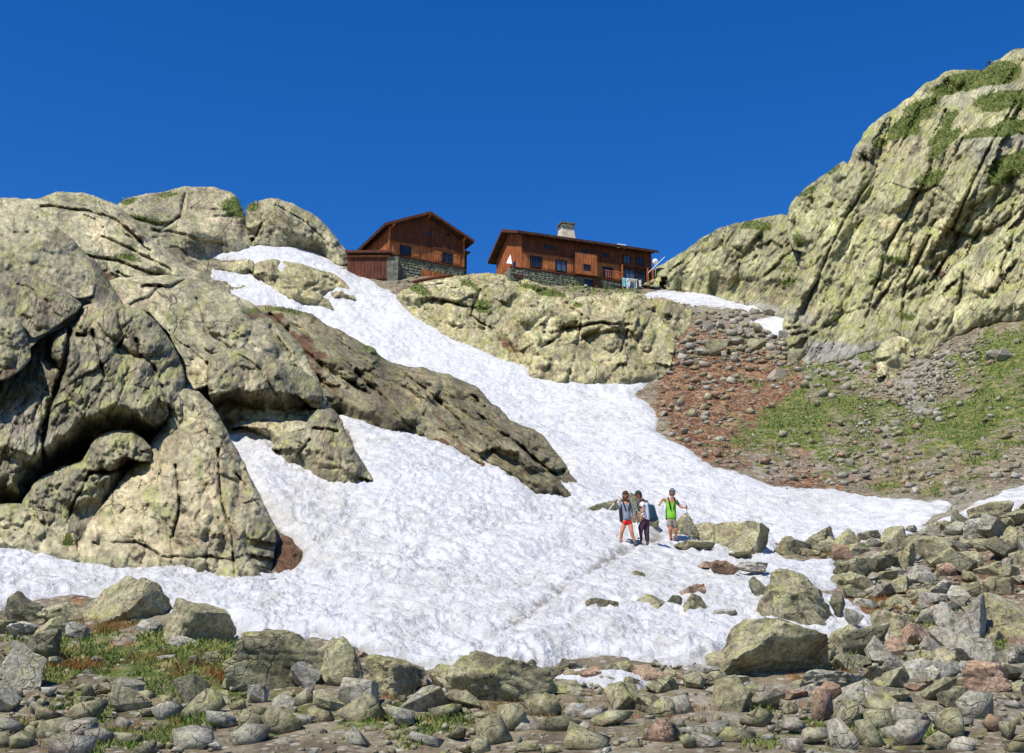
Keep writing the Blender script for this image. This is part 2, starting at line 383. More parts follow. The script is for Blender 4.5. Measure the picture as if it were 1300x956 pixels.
def ground_material():
    t = NT('ground_soil'); p = t.pos(scale=(1, .5, 1))
    r, g, b = t.attr('mask')[:3]
    mid = t.noise(p, .8, 9, .68); fine = t.noise(p, 5.0, 8, .72); en = t.noise(p, 1.1, 8, .72, .4)
    c = t.ramp(mid, [(.32, (.095, .07, .04)), (.5, (.20, .16, .095)), (.68, (.34, .29, .19))])
    sf = t.ramp(t.math('ADD', g, t.math('MULTIPLY', t.math('SUBTRACT', en, .5), 1.3)), [(.35, 0.), (.6, 1.)])
    c = t.mix(sf, c, t.ramp(t.noise(p, 1.4, 8, .7), [(.34, (.045, .022, .012)), (.47, (.13, .055, .022)), (.58, (.26, .13, .055)), (.68, (.34, .27, .18))]))
    c = t.mix(t.math('MULTIPLY', b, .85), c, t.ramp(t.noise(p, 2.0, 8, .75), [(.3, (.14, .12, .095)), (.5, (.30, .275, .225)), (.68, (.46, .43, .37))]))
    gf = t.ramp(t.math('ADD', r, t.math('MULTIPLY', t.math('SUBTRACT', en, .5), 3.0)), [(.44, 0.), (.66, 1.)])
    gf = t.math('MULTIPLY', gf, t.ramp(r, [(.02, 0.), (.2, 1.)]))
    c = t.mix(gf, c, t.ramp(t.noise(p, 2.5, 7, .7), GRASS_C))
    c = t.mix(1.0, c, t.ramp(fine, [(.28, .45), (.5, 1.), (.74, 1.5)]), 'MULTIPLY')
    v2 = t.n('ShaderNodeTexVoronoi'); v2.inputs['Scale'].default_value = 6.5; t.l(t.pos(), v2.inputs['Vector'])
    s2 = t.n('ShaderNodeSeparateColor'); t.l(v2.outputs['Color'], s2.inputs[0])
    peb = t.math('MULTIPLY', t.ramp(s2.outputs[0], [(.45, 0.), (.5, 1.)]), t.ramp(v2.outputs['Distance'], [(.35, 1.), (.5, 0.)]))
    peb = t.math('MULTIPLY', peb, t.math('SUBTRACT', 1.0, gf))
    c = t.mix(t.math('MULTIPLY', peb, .75), c, t.ramp(s2.outputs[1], [(.0, (.16, .14, .10)), (.5, (.34, .31, .23)), (1., (.50, .47, .38))]))
    t.l(c, t.b.inputs['Base Color'])
    vo = t.n('ShaderNodeTexVoronoi'); vo.inputs['Scale'].default_value = 2.6; t.l(p, vo.inputs['Vector'])
    h = t.math('ADD', t.math('MULTIPLY', mid, .8), t.math('MULTIPLY', fine, .5)); h = t.math('SUBTRACT', h, t.math('MULTIPLY', vo.outputs['Distance'], .5))
    t.l(t.bump(h, 1.0, .16), t.b.inputs['Normal'])
    return t.m
def snow_material():
    t = NT('old_snow'); p = t.pos(scale=(1, .55, 1), rot=(0, 0, math.radians(-25)))
    r, g, b = t.attr('mask')[:3]
    n1 = t.noise(p, 2.6, 7, .68, .4); n2 = t.noise(p, 11, 5, .65); n3 = t.noise(t.pos(), .35, 4, .6)
    dirt = t.math('MULTIPLY', t.ramp(n1, [(.42, 0.), (.62, 1.)]), t.ramp(n3, [(.35, .25), (.65, .95)]))
    c = t.mix(t.math('MULTIPLY', dirt, .68), (.77, .765, .745), (.36, .34, .28))
    dm = t.math('MULTIPLY', r, t.ramp(n1, [(.38, .0), (.56, 1.)]))
    c = t.mix(dm, c, (.22, .18, .12))
    c = t.mix(t.math('MULTIPLY', g, t.ramp(n1, [(.38, .25), (.6, .8)])), c, (.56, .53, .43))
    t.l(c, t.b.inputs['Base Color']); t.b.inputs['Roughness'].default_value = .65
    h = t.math('ADD', t.math('MULTIPLY', n1, 1.0), t.math('MULTIPLY', n2, .35))
    t.l(t.bump(h, 1.0, .24), t.b.inputs['Normal'])
    return t.m
M['ground'] = ground_material(); M['snow'] = snow_material()

# ------------------------------------------------------------------ paint masks (soft ellipses in the view, stored on the surface)
def blob(U, V, items, seed=0, warp=14.):
    m = np.zeros(U.shape)
    wu = U + fbm(U / 45, V / 45, 3, seed + 3) * warp; wv = V + fbm(U / 45, V / 45, 3, seed + 8) * warp * .7
    for (u, v, ru, rv, ang, st) in items:
        a = math.radians(ang); du = wu - u; dv = -(wv - v)
        x = du * math.cos(a) + dv * math.sin(a); y = -du * math.sin(a) + dv * math.cos(a)
        d = np.sqrt((x / ru) ** 2 + (y / rv) ** 2)
        m = np.maximum(m, st * (1 - sstep(.55, 1.25, d)))
    return m
GRASS_AT = [(150,835,170,34,0,1.1),(250,870,160,30,0,.9),(500,920,240,24,0,.7),(1050,930,240,24,0,.7),(100,930,200,24,0,.8),(1010,540,60,26,15,1.1),(1110,525,70,22,-5,1.0),(1240,525,110,30,12,1.2),(1270,455,60,24,14,1.2),(1040,545,150,50,5,.7),(1240,540,130,60,12,.72),(1280,470,70,40,12,.85),(1150,590,160,22,0,.6),(1000,560,90,30,5,.75),(1230,560,120,40,8,.7),(960,475,40,10,0,.6),(1060,485,70,18,-5,.8),(1170,610,120,18,0,.55),(1020,520,75,24,8,1),(985,545,50,16,5,.6),(1230,530,110,30,14,.95),(1200,560,80,18,10,.5),(1260,450,80,22,22,1),(1130,415,35,20,10,1),(1110,450,20,35,70,.9),
 (1080,490,50,9,-2,.6),(940,440,28,6,0,.6),(1270,430,60,26,20,.9),(900,445,14,5,0,.6),(1150,850,22,12,0,.7),(1060,845,20,10,0,.6),(1180,790,90,26,20,.45),(1150,700,60,12,15,.4),(1265,815,30,9,15,.9),(1240,610,40,10,0,.3),(1050,600,60,14,0,.35),
 (140,845,150,30,0,1),(240,850,120,22,0,.9),(60,830,60,14,0,.8),(250,820,60,22,0,.6),(60,860,60,20,0,.6),(300,860,60,14,0,.6),(230,900,200,30,0,.6),(720,358,90,8,-5,.9),(800,370,60,6,-4,.9),(900,930,120,22,0,.5),
 (900,500,50,14,20,.3),(1090,575,80,16,4,.3),(580,352,26,6,0,.6),(1100,545,60,20,0,.4),(1170,500,40,9,-8,.6)]
SOIL_AT = [(930,480,120,60,-30,.9),(900,560,70,30,-35,1.0),(1000,590,120,24,-12,.75),(1150,600,150,26,0,.6),(890,490,75,45,-35,1),(870,520,50,40,-40,1),(920,545,70,30,-35,.8),(880,440,35,30,0,.7),(980,570,60,22,-20,.45),(980,430,50,14,-8,.5),(900,405,50,10,-10,.7),
 (150,835,110,16,0,.7),(110,775,40,10,0,.7),(225,838,50,12,0,.8),(1050,700,40,8,-5,1),(1120,770,50,12,20,1),(1100,757,30,8,0,.9),(1235,720,60,20,20,.8),(1290,735,40,20,0,.7),
 (1030,860,30,16,0,.7),(40,770,40,12,0,.5),(1180,610,90,16,0,.45),(1280,590,60,20,0,.4),(1200,625,140,16,0,.35),(1000,610,60,10,-15,.4),(700,880,300,20,0,.4),(1130,740,120,30,20,.45),(470,850,60,12,0,.5)]
SCREE_AT = [(1150,520,60,12,35,.9),(1190,470,70,16,20,.9),(1100,450,60,14,-5,.8),(1060,470,60,9,0,.8),(1215,455,60,12,12,.9),(950,410,80,16,-10,.5),(1060,590,140,20,-3,.35),(1220,640,90,16,10,.4),(1200,700,140,40,15,.35),
 (1180,820,140,40,10,.5),(250,835,70,14,0,.5),(1100,900,300,30,0,.4),(1090,455,45,12,-20,1),(970,590,40,20,-30,.5),(720,858,70,12,0,.6)]

SNOW_ALL = [
 # the long tongue from the hut down, and the lower field
 [(262,326),(285,315),(330,309),(380,314),(410,325),(436,340),(470,356),(505,374),(538,385),(512,390),(530,398),(565,418),(615,440),(655,455),(675,470),(705,480),(760,484),(800,483),(834,480),
  (806,502),(822,510),(836,533),(834,548),(872,568),(896,588),(945,602),(985,617),(1060,622),(1120,632),(1208,637),(1192,652),(1165,672),(1120,690),(1000,692),(985,700),(1010,712),(1058,712),(1068,738),(1040,752),(1072,760),(1112,786),(1112,802),(1080,812),(1020,812),(930,838),(900,852),(860,846),(780,838),(740,838),(690,850),
  (640,858),(570,858),(540,850),(480,842),(452,822),(400,812),(330,812),(290,800),(240,785),(180,775),(120,760),(60,762),(0,772),(-220,790),(-220,680),(0,690),(60,702),(110,716),(200,722),(340,728),(372,722),(386,702),(352,672),(312,612),(270,565),(275,528),(305,532),
  (350,555),(400,560),(440,590),(450,560),(425,530),(428,515),(470,530),(540,555),(600,580),(680,600),(720,600),(690,565),(650,545),(600,515),(560,490),(500,475),(460,450),(420,425),(390,405),(350,398),(310,392),(280,372),(290,362),(268,352),(270,340),(300,346),(318,344),(318,334),(280,330)],
 [(810,376),(835,370),(880,370),(910,372),(918,380),(960,386),(985,392),(960,396),(920,392),(880,388),(840,382)],
 [(950,410),(965,404),(985,400),(1000,406),(1000,424),(985,428),(965,420)],
 [(1180,668),(1215,650),(1250,635),(1290,618),(1360,600),(1400,610),(1360,628),(1290,645),(1240,660),(1205,672)],
 [(690,858),(740,852),(800,856),(835,866),(800,874),(730,872)],
 [(1050,452),(1075,448),(1110,440),(1118,445),(1085,462),(1060,472),(1045,466)] ,
]
SNOW_ALL = SNOW_ALL[:5]
# ------------------------------------------------------------------ ground sheet
def polar_grid(u0, u1, du, y0, y1, k):
    us = np.arange(u0, u1 + du, du); n = int(math.log(y1 / y0) / k) + 1
    ys = y0 * np.exp(np.linspace(0, math.log(y1 / y0), n))
    a = (us - CX) / F / CP
    A, Y = np.meshgrid(a, ys)
    return A * Y, Y
def grid_faces(nr, nc):
    i = np.arange(nr * nc).reshape(nr, nc)
    return np.stack([i[:-1, :-1], i[:-1, 1:], i[1:, 1:], i[1:, :-1]], -1).reshape(-1, 4)
grass_pts = []
X, Y = polar_grid(-220, 1520, 3.0, 11, 150, .0055)
Z = ground_z(X, Y); U, V = proj(X, Y, Z)
ga = blob(U, V, GRASS_AT, 1, 30.) * .78; sa = blob(U, V, SOIL_AT, 2, 26.) * .85; ca = blob(U, V, SCREE_AT, 3)
rough = fbm(X / 1.6, Y / 1.6, 4, 60, .6) * .10
Z = Z + rough * sstep(10, 30, Y)
for pl in SNOW_ALL:
    pp = np.array(pl, float); nr = (U > pp[:, 0].min()) & (U < pp[:, 0].max()) & (V > pp[:, 1].min()) & (V < pp[:, 1].max())
    d_ = poly_sd(smooth_poly(pl, jag=0), U[nr], V[nr]); Z[nr] -= sstep(1, 8, d_) * .5
mk = np.stack([ga, sa, ca], -1).reshape(-1, 3)
ground = mesh_np('ground', np.stack([X, Y, Z], -1).reshape(-1, 3), grid_faces(*X.shape), M['ground'], attrs={'mask': mk})
tag(ground, kind='structure')
sel = np.where(ga.ravel() + .55 * fbm(X.ravel() / 1.5, Y.ravel() / 3, 4, 80, .7) > .62)[0]
P3 = np.stack([X, Y, Z], -1).reshape(-1, 3); grass_pts.append(P3[sel])
# the same ground carried on around and behind, out to the horizon
xs = np.r_[-4000, -1500, -600, -300, np.arange(-180, 181, 12), 300, 600, 1500, 4000]; ys = np.r_[-4000, -1500, -500, -200, np.arange(-100, 261, 12), 400, 800, 1600, 4000]
X2, Y2 = np.meshgrid(xs, ys); Xc = np.clip(X2, -170, 170); Yc = np.clip(Y2, -90, 230)
Z2 = H0(Xc, Yc) - .25 - np.hypot(X2 - Xc, Y2 - Yc) * .03
inside = (np.abs(X2) < np.maximum(Y2, 0) * .36) & (Y2 > 11) & (Y2 < 150)
Z2 = Z2 - inside * 1.2
o = mesh_np('far_ground', np.stack([X2, Y2, Z2], -1).reshape(-1, 3), grid_faces(*X2.shape), M['ground'], attrs={'mask': np.full((X2.size, 3), (.5, .1, .5))}); tag(o, kind='structure')

# ------------------------------------------------------------------ snow
SNOW = SNOW_ALL
TRACK = [(835,688),(800,705),(760,735),(725,752),(690,782),(650,805),(620,825),(590,852)]
TRACK2 = [(860,700),(900,715),(960,712),(1010,712)]
def snow_patch(idx, poly, label):
    P = smooth_poly(poly, jag=2.2, seed=idx * 7, spacing=6)
    us = [p[0] for p in poly]; vs = [p[1] for p in poly]
    pts = [(u, v) for u, v in poly]; Ys = ground_Y(np.clip(us, -200, 1500), np.array(vs) + 0.)
    y0 = max(15, Ys.min() * .93); y1 = min(135, Ys[Ys < 200].max() * 1.05 + 2)
    X, Y = polar_grid(min(us) - 15, max(us) + 15, 1.55, y0, y1, .0034)
    Zg = ground_z(X, Y); U, V = proj(X, Y, Zg)
    sd = np.full(X.shape, -50.)
    near = (U > min(us) - 30) & (U < max(us) + 30) & (V > min(vs) - 30) & (V < max(vs) + 30)
    sd[near] = poly_sd(P, U[near], V[near])
    sd = sd + fbm(U / 16, V / 12, 3, 90 + idx, .6) * 1.5
    th = sstep(-1, 16, sd) * .10 + sstep(-3.5, 2, sd) * .14 - .11
    # sun cups, drawn out down the slope, and ripples
    ca_, sa_ = math.cos(.45), math.sin(.45)
    xr = X * ca_ + Y * sa_; yr = -X * sa_ + Y * ca_
    far = sstep(40, 90, Y)
    wx = xr + fbm(X / 2.2, Y / 2.2, 2, 4) * .35; wy = yr + fbm(X / 2.2, Y / 2.2, 2, 6) * .5
    n0 = 1 - np.abs(perlin(wx / .2, wy / .27, 10)) * 2
    n1 = 1 - np.abs(perlin(wx / .40, wy / .58, 11)) * 2
    n2 = 1 - np.abs(perlin(wx / .95 + 4, wy / 2.0, 13)) * 2
    n3 = 1 - np.abs(perlin(wx / 2.2 + 4, wy / 4.0, 17)) * 2
    amp = .55 + .45 * sstep(-.5, .7, fbm(X / 9, Y / 9, 2, 21))
    rel = (n0 * .055 * (1 - far) + n1 * .105 * (1 - far * .4) + n2 * .12 + n3 * .10 * (.4 + far)) * amp + fbm(X / 5, Y / 8, 3, 31) * .18
    td = line_d(TRACK, U, V) + fbm(U / 20, V / 12, 3, 70) * 5; td2 = line_d(TRACK2, U, V)
    if idx == 0:
        rel = rel * (1 - .75 * np.exp(-(((U - 820) / 55) ** 2 + ((V - 692) / 16) ** 2)))
        rel = rel - .09 * np.exp(-(td / 6) ** 2) + .02 * np.exp(-((td - 11) / 5) ** 2) - .03 * np.exp(-(td2 / 4) ** 2)
    if idx == 4: rel = rel * .3
    Z = Zg + th + rel * sstep(-1, 12, sd)
    tr = np.exp(-(td / 5.5) ** 2) * .85 * (idx == 0)
    edge = (1 - sstep(0, 7, sd)) * .35
    dirty = blob(U, V, [(430,690,60,70,60,.5),(400,650,60,40,0,.55),(560,780,120,50,20,.3),(860,740,120,50,10,.5),(1000,640,120,20,0,.35),(150,750,200,30,0,.35),(760,520,120,40,-30,.2),(700,700,150,60,-20,.15)], 5)
    mk = np.stack([np.clip(tr + edge, 0, 1), dirty, th * 0], -1)
    keep = sd > -3.5
    fc = grid_faces(*X.shape); kf = keep.ravel()[fc].all(1); fc = fc[kf]
    used = np.unique(fc); rm = np.full(X.size, -1); rm[used] = np.arange(len(used))
    VV = np.stack([X, Y, Z], -1).reshape(-1, 3)[used]
    o = mesh_np('snow', VV, rm[fc], M['snow'], attrs={'mask': mk.reshape(-1, 3)[used]})
    tag(o, label, kind='structure')
    return o
for i, (pl, lb) in enumerate(zip(SNOW, ['long white snow field running from the left hut down to the boulders', 'snow strip at the foot of the low cliff beside the right hut',
        'small snow patch at the cliff foot', 'narrow snow tongue behind the boulders at the right edge', 'thin snow remnant among the rocks at the bottom'])):
    snow_patch(i, pl, lb)

# ------------------------------------------------------------------ rock masses
def rock_mass(name, label, cat, outline, ctrl, mat, R=2.0, rim=26, step=1.7, cells=(), noise=(), cracks=(), bulges=(), grass=(), soil=(), pale=(), seed=0, back=6.0, jag=1.6, kind=None, groove=.25, rugged=1.0, joint=()):
    P = smooth_poly(outline, jag=jag, seed=seed)
    u0, v0 = P.min(0) - 9; u1, v1 = P.max(0) + 9
    U, V = np.meshgrid(np.arange(u0, u1, step), np.arange(v0, v1, step))
    sd, NX, NY = poly_sd(P, U, V, True)
    keep = sd > -7.5
    ins = np.maximum(sd, 0)
    # outward direction at the rim, image space
    dx = np.where(sd > 0, NX - U, U - NX); dy = np.where(sd > 0, NY - V, V - NY); L = np.hypot(dx, dy) + 1e-6; dx /= L; dy /= L
    pu = np.where(sd < 0, NX - dx * (-sd) * .45, U); pv = np.where(sd < 0, NY - dy * (-sd) * .45, V)
    if len(ctrl) >= 3:
        f = rbf_fit([(c[0], c[1]) for c in ctrl], [c[2] for c in ctrl], smooth=15.)
        D = f(pu, pv)
    Dm = np.mean([c[2] for c in ctrl]); mp = Dm / F * 1.02
    Tg = ground_Y(np.clip(U, -220, 1500), V)
    # distance clamps in front of the ground
    lift = 1.1 * max([c[3] for c in cells] + [.2])
    D = np.minimum(D, Tg + .15 - lift * sstep(0, 26, ins))
    Tb = ground_Y(np.clip(NX, -220, 1500), NY)
    up = np.clip(.30 - dy * .75, .10, 1.05)                 # rims that face down hug the ground
    x = np.clip(1 - ins / rim, 0, 1)
    D = D + R * up * (1 - np.sqrt(np.clip(1 - x ** 2.2, 0, 1)))
    near_ = sstep(.05, .4, dy) * (1 - sstep(7., 14., np.abs(D - Tb)))
    rng_ = 44 if P[:, 1].max() - P[:, 1].min() > 90 else 20
    onb = near_ * (1 - sstep(0, rng_, ins))
    D = D * (1 - onb) + (Tb + .1) * onb
    calm = 1 - .8 * near_ * (1 - sstep(5, rng_, ins))
    rel = np.zeros(U.shape); ed = np.ones(U.shape)
    wamp = 3.5 if 'cliff' in name else 6.
    wu = U + fbm(U / 48, V / 48, 4, seed + 1, .42) * wamp; wv = V + fbm(U / 48, V / 48, 4, seed + 2, .42) * wamp
    for q, (size, asp, ang, depth, tilt) in enumerate(cells):
        a = math.radians(ang)
        xx = (wu * math.cos(a) - wv * math.sin(a)) / (size * asp); yy = (wu * math.sin(a) + wv * math.cos(a)) / size
        h, e = facets(xx, yy, seed * 5 + q * 7, k=20 if rugged > .5 else 11, tilt=tilt * (1 if rugged > .5 else 1.25), off=1.0, bul=(.5 if 'cliff' in name else .75) if rugged > .5 else .22)
        ms = sstep(-.55, .35, fbm(U / 60, V / 60, 2, seed + q + 30))
        dd = depth * ((1.75 if size < 26 else 1.15) if rugged > .5 else (.95 if size < 26 else 1.1))
        rel += h * dd - min(depth * groove * 1.2, mp * (7 if size < 26 else 16)) * np.exp(-e * size / (1.5 if size < 26 else 2.3)) * ms
        if q == 0: ed = e
    hq, eq = facets(wu / 5.2, wv / 4.4, seed * 9 + 2, tilt=.8, off=1.0)
    rel += rugged * (hq * mp * 2.8 - np.exp(-eq * 5 / 1.2) * mp * 1.2) * sstep(-.7, .5, fbm(U / 45, V / 45, 3, seed + 60))
    for q, (size, ang, depth, ln) in enumerate(joint):
        a = math.radians(ang); wa = U + fbm(U / 90, V / 90, 3, seed + 71, .4) * 9; wb = V + fbm(U / 90, V / 90, 3, seed + 73, .4) * 9
        along = (wa * math.cos(a) - wb * math.sin(a)) / size; across = (wa * math.sin(a) + wb * math.cos(a)) / size
        hj, ej = joints(across + .22 * fbm(along * .6, across * .6, 3, seed + q), along + .3 * fbm(across * .5, along * .5, 2, seed + q + 4), seed * 3 + q * 11, ln)
        mj = sstep(-.5, .25, fbm(U / 70, V / 70, 3, seed + 81 + q))
        rel += (hj * depth - np.exp(-ej * size / 1.1) * mp * (3.5 if size > 10 else 2.)) * mj
    for (wl, asp, ang, amp, ridge) in noise:
        a = math.radians(ang)
        xx = (wu * math.cos(a) - wv * math.sin(a)) / (wl * asp); yy = (wu * math.sin(a) + wv * math.cos(a)) / wl
        rel += fbm(xx, yy, 5, seed + 50, .55, ridge) * amp
    for (u, v, ru, rv, ang, amp) in bulges:
        a = math.radians(ang); du = wu - u; dv = -(wv - v)
        X_ = du * math.cos(a) + dv * math.sin(a); Y_ = -du * math.sin(a) + dv * math.cos(a)
        d = np.sqrt((X_ / ru) ** 2 + (Y_ / rv) ** 2)
        if amp > 0: rel += amp * np.sqrt(np.clip(1 - d ** 2, 0, 1))
        else: rel += amp * (1 - sstep(.4, 1.1, d))
    for (pts, wd, dep) in cracks:
        d = line_d(pts, wu * .6 + U * .4, wv * .6 + V * .4)
        rel -= dep * np.exp(-(d / (wd * (.62 + .4 * fbm(U / 14, V / 14, 2, seed + 77)))) ** 2)
    rel += fbm(U / 4.2, V / 4.2, 3, seed + 91, .6, True) * mp * (.25 + .6 * rugged) * sstep(-.6, .5, fbm(U / 40, V / 40, 2, seed + 92))
    rel *= (sstep(-2, 10, sd) * .85 + .15) * calm
    D = D - rel
    D = np.where(sd > 2, np.minimum(D, np.maximum(Tg - .08 - .5 * sstep(3, 14, sd), Dm * .5)), D)
    D = D + np.where(sd < 0, (-sd / 7.5) ** .8 * back, 0)
    A, T = ray(pu, pv)
    VV = np.stack([A * D, D, CAMZ + T * D], -1)
    # when skirts go back they sink a little
    ga = blob(U, V, grass, seed + 4, 8.) if grass else np.zeros(U.shape); sa = .75 * blob(U, V, soil, seed + 6, 14.) if soil else np.zeros(U.shape); pa = blob(U, V, pale, seed + 8, 8.) if pale else np.zeros(U.shape)
    fc = grid_faces(*U.shape)[:, ::-1]; fc = fc[keep.ravel()[fc].all(1)]
    used = np.unique(fc); rm = np.full(U.size, -1); rm[used] = np.arange(len(used))
    tex = np.stack([(U - 650) * mp, D * .15 + seed, -V * mp], -1)
    o = mesh_np(name, VV.reshape(-1, 3)[used], rm[fc], mat, smooth=False, attrs={'mask': np.stack([ga, sa, pa], -1).reshape(-1, 3)[used], 'tex': tex.reshape(-1, 3)[used]})
    tag(o, label, cat, kind=kind)
    s = (ga > .55) & (sd > 2); 
    if s.any(): grass_pts.append(VV[s])
    return o
# back domes on the left skyline
rock_mass('rock_outcrop', 'pale rounded rock dome on the skyline left of the grassy notch', 'rock outcrop',
 [(120,300),(145,262),(160,252),(185,247),(220,240),(250,236),(275,238),(298,247),(308,265),(316,290),(320,312),(300,322),(272,325),(262,345),(268,362),(230,362),(180,345)],
 [(250,240,121),(270,324,110),(300,322,112),(180,255,112),(190,340,95),(300,260,119),(240,300,108)], M['slab'], rugged=.3, joint=[(30,-22,.7,3.),(11,-20,.14,3.)], R=5, rim=34, cells=[(42,1.7,-12,2.2,.6),(17,1.4,10,.7,.5)], noise=[(30,1.6,-10,.5,False),(7,1,0,.12,False)],
 cracks=[([(235,245),(228,275),(205,290)],2.5,1.6),([(165,280),(200,285),(215,282)],3,1.4),([(195,292),(235,298),(280,312)],3,1.3),([(240,262),(290,268)],2,.8)],
 grass=[(188,279,28,5,0,1),(300,265,14,18,60,1),(165,256,14,5,20,.9),(212,244,18,4,5,.7)], seed=3, back=9)
rock_mass('rock_outcrop', 'rounded rock dome with steep face rising beside the left hut above the snow', 'rock outcrop',
 [(313,300),(312,265),(325,255),(345,250),(370,258),(400,273),(425,298),(440,320),(446,338),(432,338),(405,322),(372,316),(330,312),(317,314)],
 [(345,250,119),(380,316,117.4),(320,308,117),(440,332,117),(360,285,117.5),(340,312,117)], M['slab'], rugged=.3, joint=[(30,-22,.7,3.),(11,-20,.14,3.)], R=5, rim=34, cells=[(30,1.3,-30,1.5,.6),(12,1.2,0,.4,.5)], noise=[(24,1,0,.4,False),(6,1,0,.12,False)],
 cracks=[([(328,258),(332,280),(326,305)],2,1.2),([(350,262),(392,285),(420,315)],2,.9)], grass=[(318,262,9,8,0,1)], seed=5, back=8)
# upper left slabs
rock_mass('rock_outcrop', 'broad smooth grey summit slabs along the left skyline', 'rock outcrop',
 [(-80,252),(0,251),(46,252),(71,244),(107,245),(128,251),(152,262),(175,282),(195,306),(228,330),(262,350),(292,366),(296,395),(260,415),(200,430),(150,415),(110,380),(60,330),(-80,320)],
 [(71,246,88),(0,255,86),(195,308,83),(290,380,79),(110,360,69),(0,310,76),(200,400,72),(250,360,77)], M['slab'], rugged=.3, joint=[(30,-22,.7,3.),(11,-20,.14,3.)], R=5, rim=32, cells=[(60,1.9,-28,3.0,.5),(24,1.7,-25,.9,.5)], noise=[(40,1.8,-28,.6,False),(8,1.4,-20,.12,False)],
 cracks=[([(50,262),(110,268),(150,282),(190,318)],3,1.6),([(110,325),(150,330),(200,352),(230,362)],3.5,1.5),([(130,300),(175,318),(215,345)],2.5,1.0),([(150,345),(190,370),(240,380)],2.5,1.1)],
 bulges=[(165,280,32,18,-38,1.6),(235,350,46,18,-30,1.5)], soil=[(132,345,10,24,50,1),(165,326,24,5,-10,.6)], grass=[(165,327,22,4,-8,.6)], seed=8, back=8)
rock_mass('rock_outcrop', 'large tan sloping slab with a dark overhanging flake, in the middle of the left rocks', 'rock outcrop',
 [(118,372),(150,352),(200,350),(240,352),(280,366),(318,384),(345,405),(380,435),(400,470),(415,505),(420,530),(395,545),(350,545),(300,552),(285,560),(262,530),(236,500),(236,465),(215,428),(188,398),(150,388)],
 [(262,358,74),(150,372,64),(400,480,61),(400,535,56),(300,540,52.5),(240,490,51),(300,420,63),(340,410,67),(210,380,65)], M['slab'], rugged=.3, joint=[(32,-35,.6,2.6),(12,-32,.14,3.)], R=4, rim=28, cells=[(48,1.6,-35,2.0,.55),(18,1.3,-30,.6,.5)], noise=[(28,1.4,-30,.45,False),(6,1,0,.1,False)],
 cracks=[([(180,365),(215,362),(240,352)],3,1.6),([(165,390),(190,378),(200,362)],2,1.0),([(240,505),(262,520),(280,548)],4,1.8),([(345,415),(372,460),(385,485)],4,1.4),([(250,380),(265,420),(300,450)],3,1.)],
 bulges=[(290,400,38,26,-40,1.6),(285,425,30,24,0,1.2),(325,440,26,26,-40,1.4),(200,358,18,7,8,1.1)], soil=[(270,535,8,34,62,1),(238,470,6,20,80,.7),(330,398,30,8,-15,.8),(395,450,14,30,60,.6)], grass=[(325,396,28,5,-10,.5)], seed=12, back=6)
rock_mass('boulder', 'round-topped overhanging boulder with shaded face, right of the big left crag above the snow', 'boulder',
 [(262,475),(268,452),(300,440),(335,448),(368,462),(398,478),(410,500),(402,526),(365,537),(312,537),(282,527),(266,505)],
 [(300,445,54),(398,485,56),(310,530,51),(390,525,53),(265,490,51),(335,490,50.6)], M['crag'], rugged=.3, R=3, rim=26, cells=[(34,1.3,-30,1.0,.5),(13,1.2,0,.3,.5)], noise=[(20,1,0,.3,False),(5,1,0,.07,False)], cracks=[([(300,445),(330,470),(352,500)],2,.6)], seed=15, back=5)
# the long middle ridge
rock_mass('rock_ridge', 'long dark layered rock ridge sloping down right between the two arms of snow', 'rock ridge',
 [(285,400),(300,391),(330,386),(365,392),(392,396),(410,408),(440,424),(470,440),(498,460),(540,468),(572,476),(602,490),(630,515),(658,538),(688,550),(708,577),(733,612),(754,638),(744,645),(700,636),(640,614),(590,592),(540,567),(490,550),(452,537),(430,530),(415,545),(395,535),(350,500),(322,465),(300,430)],
 [(300,395,79),(400,405,76),(500,465,70),(600,492,64),(690,555,54),(750,640,46),(430,527,55.5),(500,553,52.5),(600,597,48.5),(680,630,45.5),(400,480,63),(520,510,60),(620,550,54.5),(330,440,69)], M['ridge'], R=3.5, rim=26, joint=[(20,-34,1.0,3.),(8,-32,.35,3.2)],
 cells=[(46,2.0,-33,2.4,.75),(19,1.9,-36,.9,.7),(9,1.6,-30,.3,.6)], noise=[(26,2.0,-34,.5,False),(7,1.6,-30,.14,False)], groove=.4,
 cracks=[([(345,400),(380,440),(430,480),(470,500)],4,1.7),([(470,450),(520,480),(570,520),(600,560)],3,1.4),([(450,470),(500,520),(540,560)],3.5,1.5),([(600,500),(640,550),(690,590),(730,630)],3,1.2),([(560,545),(620,590),(680,620)],3,1.2)],
 bulges=[(500,530,34,24,-20,1.8),(440,460,40,16,-35,1.4),(650,565,50,16,-40,1.3),(455,515,22,15,-10,1.1),(590,560,36,14,-35,1.1),(555,500,40,13,-25,1.0)],
 soil=[(345,400,26,9,-8,1),(390,440,12,34,50,.9),(415,480,9,36,50,.8),(480,500,9,26,40,.6),(565,560,26,8,-35,.9),(620,595,34,7,-28,.9),(660,600,30,6,-35,.6),(520,480,40,6,-25,.5)],
 grass=[(470,446,26,6,-30,.55),(360,394,28,4,-5,.6),(520,462,24,4,-10,.5)], seed=21, back=6, jag=2.2)
